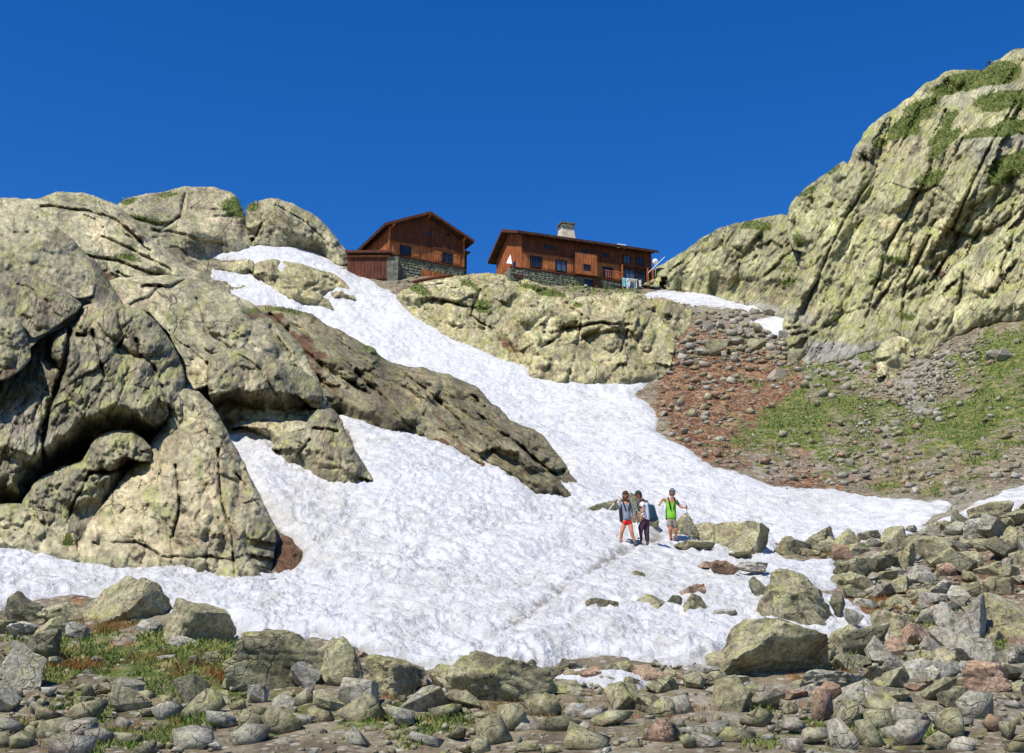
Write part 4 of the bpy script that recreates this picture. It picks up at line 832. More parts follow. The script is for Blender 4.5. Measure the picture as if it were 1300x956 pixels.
# boulder field, lower right
for r in [('rock with dark side at the head of the boulder field where the snow ends',1043,666,690,42,'boulder'),('olive rock left of the dark-sided one beside the flat slab',1003,680,706,34,'boulder'),
 ('leaning olive rock on the snow edge',1076,670,700,40,'boulder'),('upright block with shadowed left side on the snow edge',1105,671,688,34,'boulder_dark'),('long rock on the snow edge pointing up right',1137,665,696,42,'boulder'),
 ('flat-topped rock below the leaning ones',1086,688,706,46,'boulder'),('big angular boulder with a flat face in the middle of the field',1181,678,710,64,'boulder'),('tall tilted slab left of the big angular boulder',1150,687,720,42,'boulder'),
 ('olive wedge left of the tilted slab',1123,696,722,36,'boulder'),('broad lichened rock at the left margin of the field',1089,704,737,56,'boulder'),('grey boulder under the big angular one',1171,715,741,38,'boulder_grey'),
 ('mossy dark rock near the narrow snow tongue',1225,646,672,34,'boulder_dark'),('square grey block right of the mossy dark rock',1244,656,678,38,'boulder_grey'),('high pile-top boulder near the narrow snow tongue',1262,636,664,58,'boulder'),
 ('olive boulder at the right edge beside the narrow snow tongue',1292,644,668,42,'boulder'),('smooth round boulder at the right edge',1293,664,699,42,'boulder'),('flat long stone above the bare soil patch',1228,699,715,46,'boulder'),
 ('small cube-like stone above the flat long one',1220,684,700,28,'boulder_grey'),('pale yellow flat boulder in mid field',1209,734,757,44,'boulder_pale'),('thin plate stone in the rusty grass',1171,746,760,36,'boulder'),
 ('huge yellow lichen boulder at the right edge',1284,748,808,112,'boulder'),('craggy grey boulder adjoining the huge yellow one',1240,752,814,50,'boulder_grey'),('upright pale grey fin of rock',1209,764,807,36,'boulder_grey'),
 ('orange pink slab lying flat in the lower field',1168,790,818,62,'boulder_rust'),('mossy green boulder beside the last snow tip',1130,774,803,44,'boulder'),('olive stone left of the orange pink slab',1153,778,796,34,'boulder'),
 ('dark olive boulder right of the mossy wedge boulder',1101,795,832,58,'boulder_dark'),('small upright tan block near the dark olive boulder',1113,808,834,24,'boulder_pale'),('reddish brown cubic stone under the orange pink slab',1137,808,834,30,'boulder_rust'),
 ('pale ribbed boulder below the craggy grey one',1245,810,847,54,'boulder_pale'),('cream block at the right edge near the bottom',1287,820,845,54,'boulder_pale'),('pinkish slab rising in the bottom right corner',1262,838,880,84,'boulder_rust'),
 ('long pale grey slab at the bottom right of centre',1070,850,876,98,'boulder_grey'),('mossy stone above the long pale grey slab',1050,824,847,34,'boulder'),('brown sharp stone above the long pale slab',1078,828,852,44,'boulder'),
 ('olive stone right of the pale ribbed boulder base',1205,822,844,36,'boulder'),('grey green stone between slab and ribbed boulder',1170,824,846,34,'boulder'),('tan stone low in the field beside the brown sharp one',1140,830,858,36,'boulder_pale'),
 ('bluish stone near the bottom edge of the field',1202,840,864,42,'boulder_grey'),('round stone below the dome-shaped boulder by the snow tip',1087,786,804,26,'boulder_pale')]:
    B('boulder',*r)
# low stones along the bottom of the snow
for r in [('dark flat stone on the lower snow edge, left of the rusty one',700,846,862,40,'boulder_dark'),('rusty red stone on the lower snow edge',752,846,866,32,'boulder_rust'),('greenish stone between rusty ones on the lower snow edge',776,842,862,34,'boulder_dark'),
 ('orange stone with a flat top on the lower snow edge',826,842,866,52,'boulder_rust'),('long dark stone near the thin snow remnant',790,838,852,34,'boulder'),('mossy green stone right of the orange flat-topped one',842,858,880,44,'boulder'),
 ('grey stone at the tip of the lower snow',728,838,850,30,'boulder_grey'),('brown stone under the lower snow edge',715,862,884,54,'boulder')]:
    B('boulder',*r)
# stones on the slopes right of the huts
for r in [('pale boulder at the foot of the cliff below the small snow patch',1012,440,458,22,'boulder'),('pair-top grey block on the grass by the right buttress',1278,440,456,22,'boulder_grey'),('grey plate leaning beside the grey block on the grass',1262,442,456,20,'boulder_pale'),
 ('long pale stone under the buttress by the tall smooth boulder',1145,412,424,26,'boulder_pale'),('yellow-green stone at the cliff corner',1008,444,460,14,'boulder'),('low pale boulder in the scree under the cliff',988,466,480,26,'boulder_pale'),
 ('grey block right of the small snow patch',1000,418,432,20,'boulder_grey'),('brown block below the small snow patch',962,428,444,26,'boulder'),('mossy slab left of the brown block',910,430,452,30,'boulder'),('flat pale rock on the red soil',888,452,462,16,'boulder_pale')]:
    B('boulder',*r)

# scatter
ZONES = [
  # polygon, count, smallest, largest, colour weights
 ([(985,700),(1080,684),(1200,668),(1300,642),(1420,640),(1420,880),(960,890),(860,862),(930,846),(1090,815),(1115,792),(1070,745),(1060,715)], 5200, 4.0, 46),
 ([(-150,790),(60,772),(120,770),(200,800),(300,822),(450,828),(560,866),(640,900),(-150,900)], 520, 4, 30),
 ([(-200,880),(1480,880),(1480,960),(-200,960)], 1500, 6, 62),
 ([(690,845),(860,845),(900,870),(560,880)], 500, 5, 24),
 ([(850,430),(1000,444),(1100,455),(1420,420),(1420,640),(1205,634),(1060,618),(990,612),(900,585),(842,548),(836,500)], 4200, 2.0, 17),
 ([(880,396),(1000,396),(1010,455),(860,460),(885,415)], 900, 2.0, 18),
 ([(1090,500),(1160,440),(1260,430),(1240,480),(1120,560),(1050,600)], 1300, 2.2, 9),
 ([(985,450),(1110,455),(1110,475),(980,470)], 120, 2.5, 9),
 ([(500,352),(830,366),(890,385),(870,392),(700,378),(500,362)], 400, 2, 8),
 ([(965,745),(990,760),(1070,785),(1090,798),(1060,800),(960,770)], 60, 3, 12),
 ([(985,690),(1070,700),(1062,712),(990,704)], 30, 5, 16),
 ([(985,612),(1210,637),(1195,650),(1100,640),(1000,625)], 50, 2, 6),
 ([(600,690),(900,700),(950,760),(800,840),(620,800)], 26, 2, 5),
 ([(-200,790),(60,775),(300,822),(560,866),(860,850),(1090,812),(1110,790),(1060,715),(1300,650),(1480,640),(1480,956),(-200,956)], 4200, 2.2, 7),
]
cand = []
for zi, (pl, n, lo, hi) in enumerate(ZONES):
    p = np.array(pl, float); P_ = smooth_poly(pl, jag=0)
    u = rng.uniform(p[:, 0].min(), p[:, 0].max(), n * 4); v = rng.uniform(p[:, 1].min(), p[:, 1].max(), n * 4)
    ok = poly_sd(P_, u, v) > 0; u = u[ok][:n]; v = v[ok][:n]
    s = lo * (hi / lo) ** (rng.power(.8 if hi > 15 else .6, len(u)) ** 1.45)
    if zi in (4,):                                  # stones thin out in the grass and gather in the gullies
        gm = blob(u, v, GRASS_AT, 1); cm_ = blob(u, v, SCREE_AT, 3)
        k = rng.uniform(size=len(u)) < np.clip(.75 + cm_ * .6 - gm * .6 + fbm(u / 40, v / 20, 3, 44) * .5, .06, 1); u, v, s = u[k], v[k], s[k]
    if zi == 1:
        gm = blob(u, v, GRASS_AT, 1); k = rng.uniform(size=len(u)) < 1 - gm * .45; u, v, s = u[k], v[k], s[k]
    for a, b, c in zip(u, v, s): cand.append((c, a, b, zi))
cand.sort(reverse=True)
PU = np.zeros(26000); PV = np.zeros(26000); PR = np.zeros(26000); pn = 0
for a, b, c in placed: PU[pn], PV[pn], PR[pn] = a, b, c * .8; pn += 1
stones = []
sn_ = [poly_sd(smooth_poly(pl, jag=0), np.array([q[1] for q in cand]), np.array([q[2] for q in cand])) > 1 for pl in SNOW_ALL[1:4]]
sn_ = sn_[0] | sn_[1] | sn_[2]
for (s_, u_, v_, zi), bad in zip(cand, sn_):
    if bad: continue
    if pn >= 25900: break
    d = (PU[:pn] - u_) ** 2 + ((PV[:pn] - v_) * 1.6) ** 2
    if (d < (PR[:pn] * .60 + s_ * .25) ** 2).any(): continue
    PU[pn], PV[pn], PR[pn] = u_, v_, s_ * .45; pn += 1
    stones.append((s_, u_, v_, zi))
su = np.array([q[1] for q in stones]); sv = np.array([q[2] for q in stones]); sY = ground_Y(su, sv)
sa_, st_ = ray(su, sv); sx = sa_ * sY; sz = ground_z(sx, sY)
KW = {'f': ['boulder'] * 7 + ['boulder_grey'] * 2 + ['boulder_pale'] * 4 + ['boulder_rust', 'boulder_dark'], 's': ['boulder'] * 4 + ['boulder_grey'] * 2 + ['boulder_pale'] * 6 + ['boulder_rust'] * 1}
GL = {0: ('lichened stone among the rubble of the lower right boulder field', 'stones of the lower right boulder field'), 1: ('stone lying in the grass and soil of the left foreground', 'stones in the left foreground'),
      2: ('stone in the rubble at the very bottom of the view', 'stones along the very bottom'), 3: ('stone at the lower edge of the snow field', 'stones at the lower snow edge')}
DEF = ('stone lying on the slope below the right cliff', 'stones on the slope under the cliff')
stuff = {}
cnt = 0
import re
used_labels = {}
SUB = {'boulder': 'olive', 'boulder_grey': 'grey', 'boulder_pale': 'pale', 'boulder_rust': 'rusty', 'boulder_dark': 'dark'}
def stone_label(kd, s_, asp, u, v):
    size = 'big' if s_ > 24 else ('middling' if s_ > 16 else 'small'); shp = 'flat' if asp < .55 else ('blocky' if asp > .7 else 'rounded')
    for q in sorted(LAND, key=lambda t: (t[0] - u) ** 2 + ((t[1] - v) * 1.4) ** 2)[:7]:
        dx, dy = u - q[0], v - q[1]
        if abs(dx) > 2 * abs(dy): rel_ = 'right of' if dx > 0 else 'left of'
        elif abs(dy) > 2 * abs(dx): rel_ = 'in front of' if dy > 0 else 'behind'
        else: rel_ = ('in front and ' if dy > 0 else 'behind and ') + ('right of' if dx > 0 else 'left of')
        l = '%s %s %s stone %s the %s' % (size, shp, SUB[kd], rel_, q[2])
        if l not in used_labels: break
    if l in used_labels: l = ('second ' if used_labels[l] == 1 else 'another ') + l
    used_labels[l] = used_labels.get(l, 0) + 1
    return l
for i, (s_, u_, v_, zi) in enumerate(stones):
    Y = sY[i]
    if Y > 200: continue
    m = mpp(u_, v_, Y); W = s_ * m; asp = rnd.uniform(.35, .85); Hh = W * asp
    kd = rnd.choice(KW['f' if zi in (0, 1, 2, 3, 9, 10, 13) else 's'])
    rz = rnd.uniform(0, 6.28); tx = rnd.uniform(-.35, .35); ty = rnd.uniform(-.35, .35)
    loc = (float(sx[i]), float(Y), float(sz[i]) + Hh * .26); sc = (W / 2, W / 2 * rnd.uniform(.45, 1), Hh / 2)
    if cnt < 290 and not (zi == 2 and (s_ < 34 or v_ > 905)):
        o = bpy.data.objects.new('stone', rock_mesh(kd, rnd.randrange(24), 3 if s_ > 16 else 2)); COL.objects.link(o)
        o.location = loc; o.scale = sc; o.rotation_euler = (tx, ty, rz)
        g = GL.get(zi, DEF)[1]; tag(o, stone_label(kd, s_, asp, u_, v_), 'stone', g); cnt += 1
    else:
        stuff.setdefault(kd, []).append((loc, sc, (tx, ty, rz), s_))
for kd, items in stuff.items():
    VA = []; FA = []; off = 0
    for (loc, sc, rot, s_) in items:
        me = rock_mesh(kd, rnd.randrange(24), 2 if s_ > 8 else 1)
        if not hasattr(rock_mesh, 'c'): rock_mesh.c = {}
        if me.name not in rock_mesh.c:
            co = np.empty(len(me.vertices) * 3, np.float32); me.vertices.foreach_get('co', co); fi = np.empty(len(me.polygons) * 3, np.int32); me.polygons.foreach_get('vertices', fi)
            rock_mesh.c[me.name] = (co.reshape(-1, 3), fi.reshape(-1, 3))
        co, fi = rock_mesh.c[me.name]
        from mathutils import Euler
        R_ = np.array(Euler(rot).to_matrix())
        VA.append((co * np.array(sc)) @ R_.T + np.array(loc)); FA.append(fi + off); off += len(co)
    o = mesh_np('small_stones', np.vstack(VA), np.vstack(FA), M[kd], smooth=False)
    tag(o, {'boulder': 'countless small olive stones strewn over the slopes and the foreground', 'boulder_grey': 'countless small grey stones strewn over the slopes', 'boulder_pale': 'countless small pale stones strewn over the slopes',
        'boulder_rust': 'countless small rusty stones strewn over the slopes', 'boulder_dark': 'countless small dark stones strewn through the boulder fields'}[kd], 'stones', kind='stuff')

# ------------------------------------------------------------------ grass
GP3 = np.vstack(grass_pts)
dist = GP3[:, 1]; pr = np.clip(dist / 90, .25, 1)
k = rng.uniform(size=len(GP3)) < .9; GP3 = GP3[k]
nb = 3; C = np.repeat(GP3, nb, 0); n = len(C); Yd = C[:, 1]
C = C + rng.normal(size=C.shape) * (np.array([.0016, .0030, 0]) * Yd[:, None])
h = rng.uniform(.02, .10, n) * (.6 + Yd / 60); wd = .010 + .00045 * Yd
an = rng.uniform(0, 6.28, n); lean = rng.normal(size=(n, 2)) * h[:, None] * .6
a_ = np.stack([np.cos(an) * wd, np.sin(an) * wd, np.zeros(n)], 1)
V1 = C - a_ - [0, 0, .02]; V2 = C + a_ - [0, 0, .02]; V3 = C + np.stack([lean[:, 0], lean[:, 1], h], 1)
VV = np.stack([V1, V2, V3], 1).reshape(-1, 3)
t = NT('grass_blades'); c = t.ramp(t.noise(t.pos(), 1.5, 6, .7), [(.36, (.055, .09, .016)), (.5, (.13, .185, .03)), (.63, (.29, .26, .085))]); t.l(c, t.b.inputs['Base Color']); t.b.inputs['Roughness'].default_value = .7
o = mesh_np('grass', VV, np.arange(len(VV)).reshape(-1, 3), t.m, smooth=False); tag(o, 'short green alpine grass on ledges and slopes', 'grass', kind='stuff')
# dry and rusty tufts near the camera
us = []
for (cu, cv, ru, rv, n) in [(140,795,60,12,90),(225,838,60,12,70),(300,858,80,12,60),(95,845,60,16,60),(1060,845,30,12,30),(1050,702,40,6,50),(1120,768,50,10,90),(1100,757,20,6,30),(1235,720,60,14,60),(1030,860,25,12,40),(1265,815,30,8,40),(700,900,400,30,120),(40,930,200,30,60)]:
    us += [(rnd.gauss(cu, ru * .5), rnd.gauss(cv, rv * .5)) for _ in range(n)]
us = np.array(us); Yt = ground_Y(us[:, 0], us[:, 1]); a2, t2 = ray(us[:, 0], us[:, 1]); cx_ = a2 * Yt; cz_ = ground_z(cx_, Yt)
C = np.repeat(np.stack([cx_, Yt, cz_], 1), 26, 0); n = len(C)
C[:, :2] += rng.normal(size=(n, 2)) * .07; h = rng.uniform(.03, .12, n); an = rng.uniform(0, 6.28, n)
a_ = np.stack([np.cos(an), np.sin(an), 0 * an], 1) * .008; ln = rng.normal(size=(n, 2)) * .06
VV = np.stack([C - a_ - [0, 0, .03], C + a_ - [0, 0, .03], C + np.stack([ln[:, 0], ln[:, 1], h], 1)], 1).reshape(-1, 3)
t = NT('dry_grass_blades'); c = t.ramp(t.noise(t.pos(), 1.0, 5, .7), [(.38, (.14, .15, .025)), (.5, (.26, .15, .05)), (.62, (.30, .12, .035))]); t.l(c, t.b.inputs['Base Color'])
o = mesh_np('dry_grass', VV, np.arange(len(VV)).reshape(-1, 3), t.m, smooth=False); tag(o, 'dry rusty grass tufts between the near stones', 'grass', kind='stuff')

# ------------------------------------------------------------------ huts
def wood(name, dark, mid, light, sc=(9, 9, .7)):
    t = NT(name); p = t.pos(scale=sc, obj=True); f = t.noise(p, 1.0, 7, .65); g = t.noise(t.pos(obj=True), 1.3, 4, .6)
    c = t.ramp(f, [(.3, dark), (.5, mid), (.7, light)]); c = t.mix(1.0, c, t.ramp(g, [(.3, .72), (.7, 1.25)]), 'MULTIPLY')
    t.l(c, t.b.inputs['Base Color']); t.l(t.bump(f, .5, .02), t.b.inputs['Normal']); t.b.inputs['Roughness'].default_value = .75
    return t.m
M['wood'] = wood('red_brown_and_shaded_boards', (.045, .014, .008), (.105, .032, .015), (.19, .06, .026))  # darkened tone; on the upper walls it paints in the eave shadow
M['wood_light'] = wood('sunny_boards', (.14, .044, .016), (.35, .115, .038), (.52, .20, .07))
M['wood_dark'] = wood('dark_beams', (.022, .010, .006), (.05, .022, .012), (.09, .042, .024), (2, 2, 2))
M['roof'] = simple('weathered_roof', (.07, .06, .055), .8, 3., .3)
M['glass'] = simple('window_glass', (.012, .02, .035), .2, 2., .2, 0, spec=.5)
M['curtain_and_reflection'] = simple('blue_curtain_and_reflection', (.05, .10, .20), .8, 3.)
M['white'] = simple('white_paint', (.75, .75, .74), .6, 5., .08)
M['metal'] = simple('grey_metal', (.35, .36, .38), .4, 5., .1, metal=.7)
t = NT('dry_stone_wall'); vo = t.n('ShaderNodeTexNoise'); c = t.ramp(t.noise(t.pos(), 2.2, 5, .7), [(.3, (.055, .058, .045)), (.5, (.14, .14, .11)), (.68, (.27, .26, .205))]); c = t.mix(t.ramp(t.noise(t.pos(), 1.3, 5, .7), [(.5, 0.), (.62, .6)]), c, (.15, .19, .10)); t.l(c, t.b.inputs['Base Color']); t.l(t.bump(t.noise(t.pos(), 6., 6), .6, .05), t.b.inputs['Normal']); M['stonewall'] = t.m

def stone_face(parent, x0, x1, y, z0, ztop, seed, holes=(), nx=None, axis='x', depth=.10, th=.5, name='stone_wall'):
    """a backing wall and a skin of small rubble stones, joined"""
    bm = bmesh.new()
    if axis == 'x': box(bm, x0, x1, y, y + th, z0, ztop)
    else: box(bm, y, y + th, x0, x1, z0, ztop)
    wall = bm_obj(name, bm, M['stonewall'], parent)
    r = random.Random(seed); VA = []; FA = []; off = 0; z = z0
    V, Fc = ico(1)
    while z < ztop - .05:
        hh = r.uniform(.16, .30); x = x0 + r.uniform(0, .2)
        while x < x1:
            ww = r.uniform(.2, .55); cx, cz = x + ww / 2, min(z + hh / 2, ztop - hh / 2)
            if not any(a < cx < b and c < cz < d for a, b, c, d in holes):
                pr_ = r.uniform(.05, .11); sc = np.array((ww / 2 * 1.16, pr_, hh / 2 * 1.25)); q = V / np.abs(V).max(1)[:, None] ** .75 * sc
                q = q + np.random.RandomState(r.randrange(9999)).normal(size=q.shape) * .018
                if axis == 'x': q = q + np.array((cx, y, cz))
                else: q = q[:, [1, 0, 2]] + np.array((y, cx, cz))
                VA.append(q); FA.append(Fc + off); off += len(V)
            x += ww
        z += hh
    o = mesh_np('rubble_stones', np.vstack(VA), np.vstack(FA), M['stonewall'], wall, smooth=False); o['kind'] = 'stuff'
    return wall
def boards(name, parent, x0, x1, bot, top, y, mat, holes=(), bw=.19, seed=0, axis='x', out=-1, th=.03):
    """vertical boards with cover strips; top(x) and bot(x) give heights; split round the openings; joined"""
    bm = bmesh.new(); r = random.Random(seed); x = x0
    while x < x1 - .02:
        xe = min(x + bw, x1); cx = (x + xe) / 2
        segs = [(bot(cx), top(cx))]
        for a, b, c, d in holes:
            if a < cx < b:
                ns = []
                for s0, s1 in segs:
                    if c > s0: ns.append((s0, min(c, s1)))
                    if d < s1: ns.append((max(d, s0), s1))
                segs = [q for q in ns if q[1] - q[0] > .04]
        pr = r.uniform(0, .018)
        for s0, s1 in segs:
            for (a, b, p0, p1) in ((x + .004, xe - .004, 0, th + pr), (x - .02, x + .022, th, th + .035 + pr * .5)):
                ya, yb = (y + out * p0, y + out * p1)
                if axis == 'x': box(bm, max(a, x0), b, min(ya, yb), max(ya, yb), s0, s1)
                else: box(bm, min(ya, yb), max(ya, yb), max(a, x0), b, s0, s1)
        x = xe
    o = bm_obj(name, bm, mat, parent); o['kind'] = 'stuff'; return o
def part_box(name, parent, mat, *b, label=None):
    bm = bmesh.new(); box(bm, *b); o = bm_obj(name, bm, mat, parent)
    if label: o['label'] = label
    return o
def window(parent, x0, x1, z0, z1, y, panes=2, glass='glass'):
    """frame (ring with a mullion) holding its panes, facing -y"""
    bm = bmesh.new(); f = .07
    box(bm, x0, x0 + f, y - .07, y + .05, z0, z1); box(bm, x1 - f, x1, y - .07, y + .05, z0, z1)
    box(bm, x0 + f, x1 - f, y - .07, y + .05, z0, z0 + f); box(bm, x0 + f, x1 - f, y - .07, y + .05, z1 - f, z1)
    wdt = (x1 - x0 - 2 * f)
    for i in range(1, panes): xx = x0 + f + wdt * i / panes; box(bm, xx - .03, xx + .03, y - .06, y + .04, z0 + f, z1 - f)
    w_ = bm_obj('window', bm, M['wood_dark'], parent)
    for i in range(panes):
        a = x0 + f + wdt * i / panes + .035; b = x0 + f + wdt * (i + 1) / panes - .035
        part_box('pane', w_, M[glass], a, b, y - .01, y + .01, z0 + f + .005, z1 - f - .005)
    return w_
def shutter(parent, x0, x1, z0, z1, y, mat='wood_light', label=None):
    bm = bmesh.new(); n = 3; wd = (x1 - x0) / n
    for i in range(n): box(bm, x0 + i * wd + .006, x0 + (i + 1) * wd - .006, y - .10, y - .07, z0, z1)
    box(bm, x0 + .03, x1 - .03, y - .125, y - .101, z0 + .12, z0 + .22); box(bm, x0 + .03, x1 - .03, y - .125, y - .101, z1 - .22, z1 - .12)
    o = bm_obj('shutter', bm, M[mat], parent)
    if label: o['label'] = label
def roof_slope(parent, ex, ez, ax, az, y0, y1, th=.16):
    """one slope from the eave (ex, ez) to the ridge (ax, az), y0..y1: covering, soffit boards, fascia and rafters are parts"""
    s = 1 if ex > ax else -1
    nx, nz = -(az - ez), (ax - ex); L = math.hypot(nx, nz); nx, nz = nx / L, nz / L
    if nz < 0: nx, nz = -nx, -nz
    bm = bmesh.new(); prism(bm, [(ex, y0, ez), (ax, y0, az), (ax + nx * .07 * 0, y0, az + .07), (ex + nx * .07, y0, ez + nz * .07)], (0, y1 - y0, 0))
    r1 = bm_obj('roof', bm, M['roof'], parent)
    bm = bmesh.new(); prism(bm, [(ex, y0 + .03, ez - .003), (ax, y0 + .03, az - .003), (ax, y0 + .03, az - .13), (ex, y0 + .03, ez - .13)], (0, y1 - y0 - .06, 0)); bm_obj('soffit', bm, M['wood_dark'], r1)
    bm = bmesh.new(); prism(bm, [(ex, y0 - .03, ez - .22), (ax, y0 - .03, az - .22), (ax, y0 - .03, az + .03), (ex, y0 - .03, ez + .03)], (0, .055, 0)); bm_obj('barge_board', bm, M['wood'], r1)
    bm = bmesh.new(); box(bm, min(ex, ex - s * .06), max(ex, ex - s * .06) , y0 + .04, y1 - .04, ez - .24, ez - .135); bm_obj('fascia', bm, M['wood_dark'], r1)
    bm = bmesh.new(); y = y0 + .5
    while y < y1 - .3:
        prism(bm, [(ex - s * .1, y, ez - .14 + .04), (ax, y, az - .135), (ax, y, az - .30), (ex - s * .1, y, ez - .27)], (0, .12, 0)); y += .75
    q = bm_obj('rafters', bm, M['wood_dark'], r1); q['kind'] = 'stuff'
    return r1
# left hut: gable towards us and to the right
TH1 = math.radians(27); c1 = at(494, 322, 114.5)
h1 = empty('wooden_hut', c1, TH1, 'gabled brown wooden hut on a stone base, left of the long refuge', 'hut')
W1, D1 = 7.45, 7.8; eav, apx = 2.75, 4.45
topf = lambda x: eav + (apx - eav) * (1 - abs(x - W1 / 2) / (W1 / 2))
wins1 = [(1.05, 2.10, .10, 1.05), (5.3, 6.4, .10, 1.15), (3.75, 4.1, 2.55, 3.0), (5.75, 6.05, 2.85, 3.15)]
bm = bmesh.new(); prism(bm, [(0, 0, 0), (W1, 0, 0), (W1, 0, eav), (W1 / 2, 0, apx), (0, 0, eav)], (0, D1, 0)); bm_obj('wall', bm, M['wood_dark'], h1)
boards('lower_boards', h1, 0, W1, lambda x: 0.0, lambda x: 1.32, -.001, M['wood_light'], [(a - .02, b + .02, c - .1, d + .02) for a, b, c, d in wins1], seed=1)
boards('upper_boards_eave_shade', h1, 0, W1, lambda x: 1.45, lambda x: topf(x) - .12, -.06, M['wood'], [(a - .02, b + .02, c, d) for a, b, c, d in wins1], seed=2)  # eave shadow on the gable put into the darker board colour
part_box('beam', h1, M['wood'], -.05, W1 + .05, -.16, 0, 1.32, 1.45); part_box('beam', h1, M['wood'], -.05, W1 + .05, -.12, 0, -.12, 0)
boards('side_boards', h1, 0, D1, lambda x: 0.0, lambda x: eav - .12, -.001, M['wood_light'], [(2.9, 3.7, .3, 1.2)], seed=3, axis='y')
part_box('corner_post', h1, M['wood_light'], -.14, .02, -.16, -.02, 0, eav); part_box('corner_post', h1, M['wood_light'], W1 - .02, W1 + .12, -.16, -.02, 0, eav)
part_box('pane', h1, M['glass'], -.03, -.005, 2.95, 3.65, .35, 1.15)
window(h1, 1.05, 2.10, .10, 1.05, -.04); window(h1, 5.3, 6.4, .10, 1.15, -.04)
part_box('attic_opening', h1, M['glass'], 3.75, 4.1, -.05, -.02, 2.55, 3.0); part_box('attic_opening', h1, M['glass'], 5.75, 6.05, -.05, -.02, 2.85, 3.15)
for a, b in ((.22, .98), (2.16, 2.95), (4.5, 5.24), (6.46, 7.2)): shutter(h1, a, b, .08, 1.1, 0)
bm = bmesh.new(); prism(bm, [(4.4, -.12, 2.0), (5.9, -.12, 2.0), (5.2, -.12, 2.35)], (0, .05, 0)); bm_obj('gable_panel', bm, M['wood'], h1)
ov = .78; sl_ = (apx - eav) / (W1 / 2)
roof_slope(h1, -ov, eav - sl_ * ov + .16, W1 / 2, apx + .16, -.85, D1 + .6); roof_slope(h1, W1 + ov, eav - sl_ * ov + .16, W1 / 2, apx + .16, -.85, D1 + .6)
for x_, z_ in ((.02, eav - .1), (W1 / 2 - .08, apx - .16), (W1 - .18, eav - .1)): part_box('purlin', h1, M['wood_light'], x_, x_ + .16, -.8, -.1, z_ - .1, z_ + .1)
stone_face(h1, .0, W1 + .05, .05, -2.6, -.125, 5, [(3.2, 5.9, -2.6, -.95)], th=.5)
boards('cellar_boards', h1, 3.25, 5.85, lambda x: -1.75, lambda x: -.95 - (x - 3.2) * .03, -.02, M['wood_light'], seed=8)
part_box('stone_side', h1, M['stonewall'], 0.02, .5, .1, D1, -2.8, -.01)
# annex, its own direction
an_ = empty('annex', (0, 0, 0), -TH1); an_.parent = h1
bm = bmesh.new(); box(bm, -3.75, .05, -.35, 3.2, -2.7, -.14); bm_obj('annex_wall', bm, M['wood_dark'], an_)
boards('annex_boards', an_, -3.72, .03, lambda x: -2.6 + (x < -2.4) * .0, lambda x: -.5, -.35, M['wood'], bw=.3, seed=9)
part_box('annex_beam', an_, M['wood_light'], -3.85, .1, -.5, -.3, -.5, -.36)
bm = bmesh.new(); box(bm, -3.95, .3, -.75, 3.4, -.13, .0); bm_obj('annex_roof', bm, M['roof'], an_)
part_box('annex_fascia', an_, M['wood'], -3.97, .32, -.79, -.755, -.2, .03)
bm = bmesh.new(); box(bm, -.1, .9, -.42, .5, -3.1, -.45); bm_obj('stone_pier', bm, M['stonewall'], an_)
# lean-to on the right
part_box('lean_to', h1, M['wood_dark'], W1 + .13, W1 + .9, 1.0, 4.0, -.3, 2.0); part_box('lean_to_roof', h1, M['roof'], W1 + .1, W1 + 1.2, .8, 4.2, 2.0, 2.12)
# log and planks lying in front
bm = bmesh.new(); pa = at(524, 358, 112.3); pb = at(575, 350, 113.5); tube(bm, [pa, (pa + pb) / 2 + Vector((0, 0, .08)), pb], [.14, .16, .12], 8)
tag(bm_obj('log', bm, M['wood'], smooth=True), 'long log lying on the rocks in front of the left hut', 'log')

# right hut: long side to us, receding to the right
TH2 = math.radians(20); c2 = at(663, 340, 116.5)
h2 = empty('wooden_hut', c2, TH2, 'long brown wooden refuge with stone chimney, right of the gabled hut', 'hut')
W2, D2 = 13.4, 7.2; e2 = 3.45; a2_ = e2 + .42 * D2 / 2
bm = bmesh.new(); prism(bm, [(0, .05, 0), (0, D2, 0), (0, D2, e2), (0, D2 / 2, a2_), (0, .05, e2)], (W2, 0, 0)); bm_obj('wall', bm, M['wood_dark'], h2)
wins2 = [(.85, 1.95, .25, 1.35), (3.35, 4.45, .15, 1.3), (8.15, 9.25, .10, 1.25), (10.35, 11.15, 1.85, 2.75), (11.7, 12.6, 1.85, 2.75), (2.2, 3.2, 2.2, 2.7), (6.0, 6.7, 2.3, 2.75), (8.2, 8.9, 2.25, 2.75)]
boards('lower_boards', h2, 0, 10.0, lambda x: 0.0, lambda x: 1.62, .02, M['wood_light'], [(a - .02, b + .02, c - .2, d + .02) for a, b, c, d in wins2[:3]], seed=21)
boards('upper_boards_eave_shade', h2, 0, W2, lambda x: 1.75, lambda x: e2 - .1, .03, M['wood'], [(a, b, c, d) for a, b, c, d in wins2], seed=22)  # shade under the eave painted by the darker boards
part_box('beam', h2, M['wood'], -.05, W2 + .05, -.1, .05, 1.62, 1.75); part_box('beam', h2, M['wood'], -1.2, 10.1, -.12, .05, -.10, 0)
boards('gable_boards', h2, .05, D2, lambda x: 0.0, lambda x: e2 + .42 * (D2 / 2 - abs(x - D2 / 2)) - .1, -.001, M['wood_light'], [(1.6, 2.5, .3, 1.4), (5.2, 6.0, .3, 1.4)], seed=23, axis='y')
for y_ in (1.65, 5.25): part_box('pane', h2, M['glass'], -.03, -.005, y_, y_ + .8, .35, 1.35)
for i, (a, b, c, d) in enumerate(wins2): window(h2, a, b, c, d, .0, glass='curtain_and_reflection' if i in (1, 3) else 'glass')  # blue panes: curtains below, a painted sky reflection in the upper window
